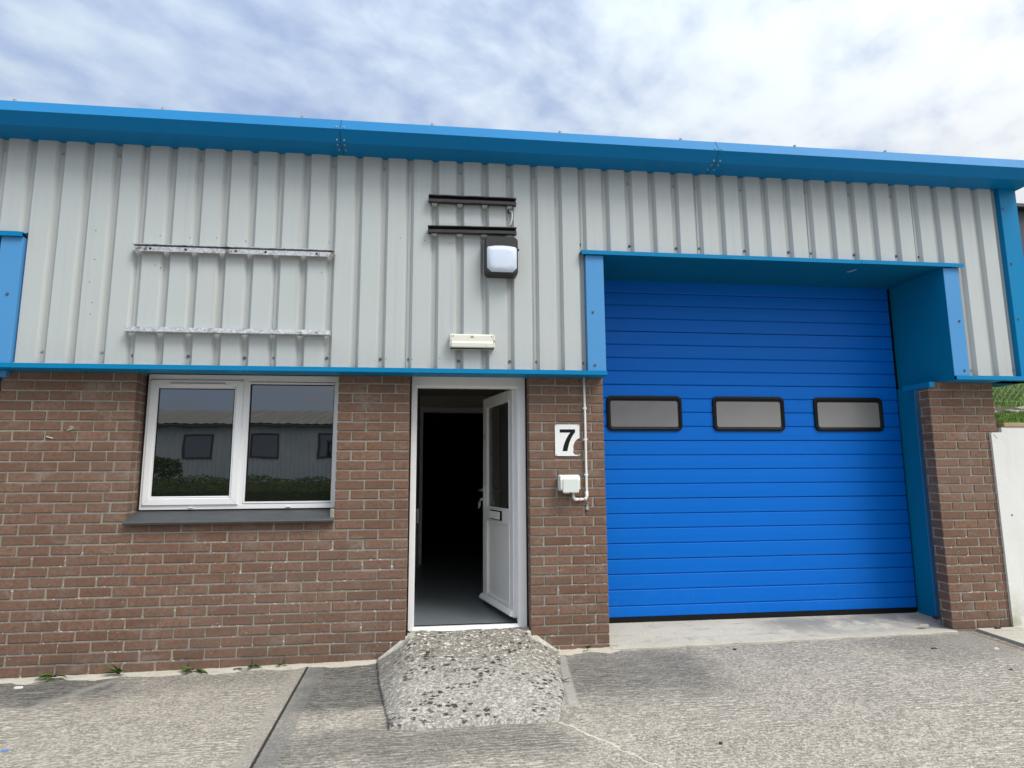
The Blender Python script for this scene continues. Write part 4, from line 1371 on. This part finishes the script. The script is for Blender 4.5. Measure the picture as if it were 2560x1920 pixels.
# ------------------------------------------------------------------ across the yard (seen mirrored in the window)
e = empty('opposite_unit', (-5, -24, 0)); tag(e, 'grey corrugated shed with small windows mirrored in the window glass', 'building')
mb = MB(); pr = []
x = -26.0
while x < 16:
    pr += [(x, -24.0), (x + .05, -23.975), (x + .10, -23.975), (x + .15, -24.0)]; x += .2
n = len(pr)
mb.add([(a_, b_, 0) for a_, b_ in pr] + [(a_, b_, 3.7) for a_, b_ in pr], [[i, i + 1, n + i + 1, n + i] for i in range(n - 1)])
mb.box(-26, 16, -34, -24.03, 0, 3.68, 0)
mb.build('wall', M['oppwall'], e)
mb = MB(); pr = []
x = -26.3
vs = []; k = 0
while x < 16.3:
    for (yy, z) in ((-23.7, 3.72), (-29, 4.82)):
        vs.append((x, yy, z + (.03 if k % 2 else 0)))
    x += .16 if k % 2 else .24
    k += 1
mb.add(vs, [[2 * i, 2 * i + 2, 2 * i + 3, 2 * i + 1] for i in range(k - 1)])
mb.add([(-26.3, -29, 4.82), (16.3, -29, 4.82), (16.3, -34.3, 3.7), (-26.3, -34.3, 3.7)], [[0, 1, 2, 3]])
mb.build('roof', M['asb'], e, recalc=False)
MB().box(-26.3, 16.3, -23.78, -23.66, 3.58, 3.69, .02).build('gutter', M['oppframe'], e)
for k in range(-6, 7):
    xc = -4.72 + 2.88 * k
    if not -25 < xc < 15: continue
    f = MB(); mitred(f, xc - .62, xc + .62, 2.15, 3.30, (.09, .09, .09, .09), -23.95, -24.02, .005)
    w = f.build('window', M['oppframe'], e)
    MB().add([(xc - .54, -23.965, 2.23), (xc + .54, -23.965, 2.23), (xc + .54, -23.965, 3.22), (xc - .54, -23.965, 3.22)], [[0, 3, 2, 1]]).build('pane', M['pane'], w)
adopt(e)


def leafmass(name, label, cat, cx, cy, lx, ly, hz, count, seed, size):
    rr = random.Random(seed); mb = MB()
    for i in range(count):
        u = rr.uniform(-1, 1); a = rr.uniform(0, PI); rad = rr.uniform(.90, 1.03)
        x = cx + u * lx
        prof = 1 + .14 * mnoise.noise(Vector((x * .9, seed, 0))) + .06 * mnoise.noise(Vector((x * 4, seed, 2)))
        y = cy + math.cos(a) * ly * rad; z = math.sin(a) ** .6 * hz * rad * prof * min(1, 3.2 * (1.02 - abs(u)))
        s = size * rr.uniform(.6, 1.3)
        q = Matrix.Rotation(rr.uniform(0, 6), 3, 'Z') @ Matrix.Rotation(rr.uniform(-1.2, 1.2), 3, 'X')
        mb.add([Vector((x, y, z)) + q @ Vector(p) for p in ((-s, 0, 0), (0, -s * .5, 0), (s, 0, 0), (0, s * .5, .2 * s))], [[0, 1, 2, 3]], r=rr.random())
    return mb


e = empty('hedge', (-5, -20, 0)); tag(e, 'long low green hedge mirrored in the lower part of the window glass', 'hedge')
leafmass('h', '', '', -5, -20, 12, .9, 1.30, 34000, 3, .042).build('foliage', M['hedge'], e, recalc=False)
cr = MB().box(-16.6, 6.6, -20.6, -19.4, 0, 1.16, .35); cr.build('stems', M['hedge'], e)
adopt(e)
e = empty('shrub', (-7.7, -20.9, 0)); tag(e, 'dark bushy shrub mirrored at the left edge of the window glass', 'shrub')
leafmass('s', '', '', -7.75, -20.9, .75, .7, 2.05, 2600, 5, .08).build('foliage', M['hedge'], e, recalc=False)
MB().tube([(-7.75, -20.9, 0), (-7.7, -20.9, 1.3)], [.06, .03], 8).build('stem', M['leaflitter'], e)
adopt(e)

# ------------------------------------------------------------------ sky and sun
SUN = Vector((.42, -.44, .80)).normalized()
el = math.asin(SUN.z); az = math.atan2(SUN.x, SUN.y)
world = bpy.data.worlds.new('World'); scene.world = world; world.use_nodes = True
t = NT(world.node_tree)
bg = world.node_tree.nodes['Background']
sky = t.node('ShaderNodeTexSky', sky_type='NISHITA', sun_disc=False)
sky.sun_elevation = el; sky.sun_rotation = az; sky.altitude = 50; sky.air_density = 1.0; sky.dust_density = 1.5; sky.ozone_density = 2.0
dirv = t.node('ShaderNodeTexCoord').outputs['Generated']
dx, dy, dz = t.xyz(dirv)
den = t.math('ADD', t.math('MAXIMUM', dz, 0.0), .16)
pu = t.math('DIVIDE', dx, den); pv = t.math('DIVIDE', dy, den)
ca, sa_ = math.cos(.55), math.sin(.55)
ru = t.math('ADD', t.math('MULTIPLY', pu, ca), t.math('MULTIPLY', pv, sa_))
rv = t.math('SUBTRACT', t.math('MULTIPLY', pv, ca), t.math('MULTIPLY', pu, sa_))
P1 = t.comb(ru, t.math('MULTIPLY', rv, 1.25), .0)
warp = t.noise(P1, 1.2, 3, .5, col=True)
P2 = t.vmath('ADD', P1, t.scale(warp, (.28, .28, 0)))
n1 = t.noise(P2, 1.7, 6, .55)
n2 = t.noise(t.scale(P2, (1, .85, 1)), 8.0, 5, .50)
n3 = t.noise(t.vmath('ADD', P1, (7, 3, 0)), .75, 3)
dens = t.math('ADD', t.math('MULTIPLY', n1, .52), t.math('ADD', t.math('MULTIPLY', n2, .54), t.math('MULTIPLY', n3, .30)))
dens = t.math('ADD', dens, t.math('MULTIPLY', pu, .055))
gap = t.math('POWER', t.math('MAXIMUM', t.vmath('DOT_PRODUCT', dirv, (.06, .89, .45)), 0.), 40.)
dens = t.math('SUBTRACT', dens, t.math('MULTIPLY', gap, .17))
mask = t.ss(dens, .37, .82)
glow = t.math('POWER', t.math('MAXIMUM', t.vmath('DOT_PRODUCT', dirv, tuple(SUN)), 0.), 3.)
rgt = t.ss(pu, -.6, 1.6)
cl = t.mix(rgt, (6.9, 8.1, 9.3), (10.0, 10.4, 10.6))
cl = t.mix(t.math('MULTIPLY', t.ss(t.noise(P2, 5., 5, .6), .5, .75), .22), cl, (6.4, 7.1, 8.3))
cie = t.math('MULTIPLY_ADD', t.math('MAXIMUM', dz, 0.), 1.22, .42)
k = t.math('MULTIPLY', cie, t.math('MULTIPLY_ADD', glow, 1.5, .98))
cl = t.mix(t.math('MULTIPLY', glow, 1.3, clamp=True), cl, (9.4, 9.2, 8.7))
cl = t.mix(1.0, cl, t.comb(k, k, k), 'MULTIPLY')
blue = t.mix(.85, sky.outputs[0], (3.9, 5.1, 8.0))
c = t.mix(mask, blue, cl)
low = t.ss(dz, .0, .16, 1, 0)
c = t.mix(t.math('MULTIPLY', low, .6), c, (4.6, 5.1, 5.8))
t.put(bg.inputs['Color'], c)
bg.inputs['Strength'].default_value = .10
sun = bpy.data.lights.new('sun', 'SUN'); sun.energy = 2.4; sun.angle = math.radians(22); sun.color = (1, .968, .925)
so_ = bpy.data.objects.new('sun', sun); col.objects.link(so_)
so_.rotation_euler = SUN.to_track_quat('Z', 'Y').to_euler()

# ------------------------------------------------------------------ camera
yaw, pitch, roll = .1183, .1434, -.0063
cyw, syw, cp, sp = math.cos(yaw), math.sin(yaw), math.cos(pitch), math.sin(pitch)
fwd = Vector((syw * cp, cyw * cp, sp)); right = Vector((cyw, -syw, 0)); up = right.cross(fwd)
r2 = right * math.cos(roll) + up * math.sin(roll); u2 = up * math.cos(roll) - right * math.sin(roll)
cam = bpy.data.cameras.new('camera'); co = bpy.data.objects.new('camera', cam); col.objects.link(co)
mw = Matrix((r2, u2, -fwd)).transposed().to_4x4(); mw.translation = Vector((3.0444, -5.0508, 1.4064))
co.matrix_world = mw
cam.sensor_width = 36; cam.lens = 1555.68 / 2560 * 36; cam.clip_start = .05; cam.clip_end = 500
scene.camera = co
scene.view_settings.view_transform = 'Standard'; scene.view_settings.look = 'None'
scene.view_settings.exposure = 0; scene.view_settings.gamma = 1
scene.render.engine = 'CYCLES'
scene.cycles.max_bounces = 6
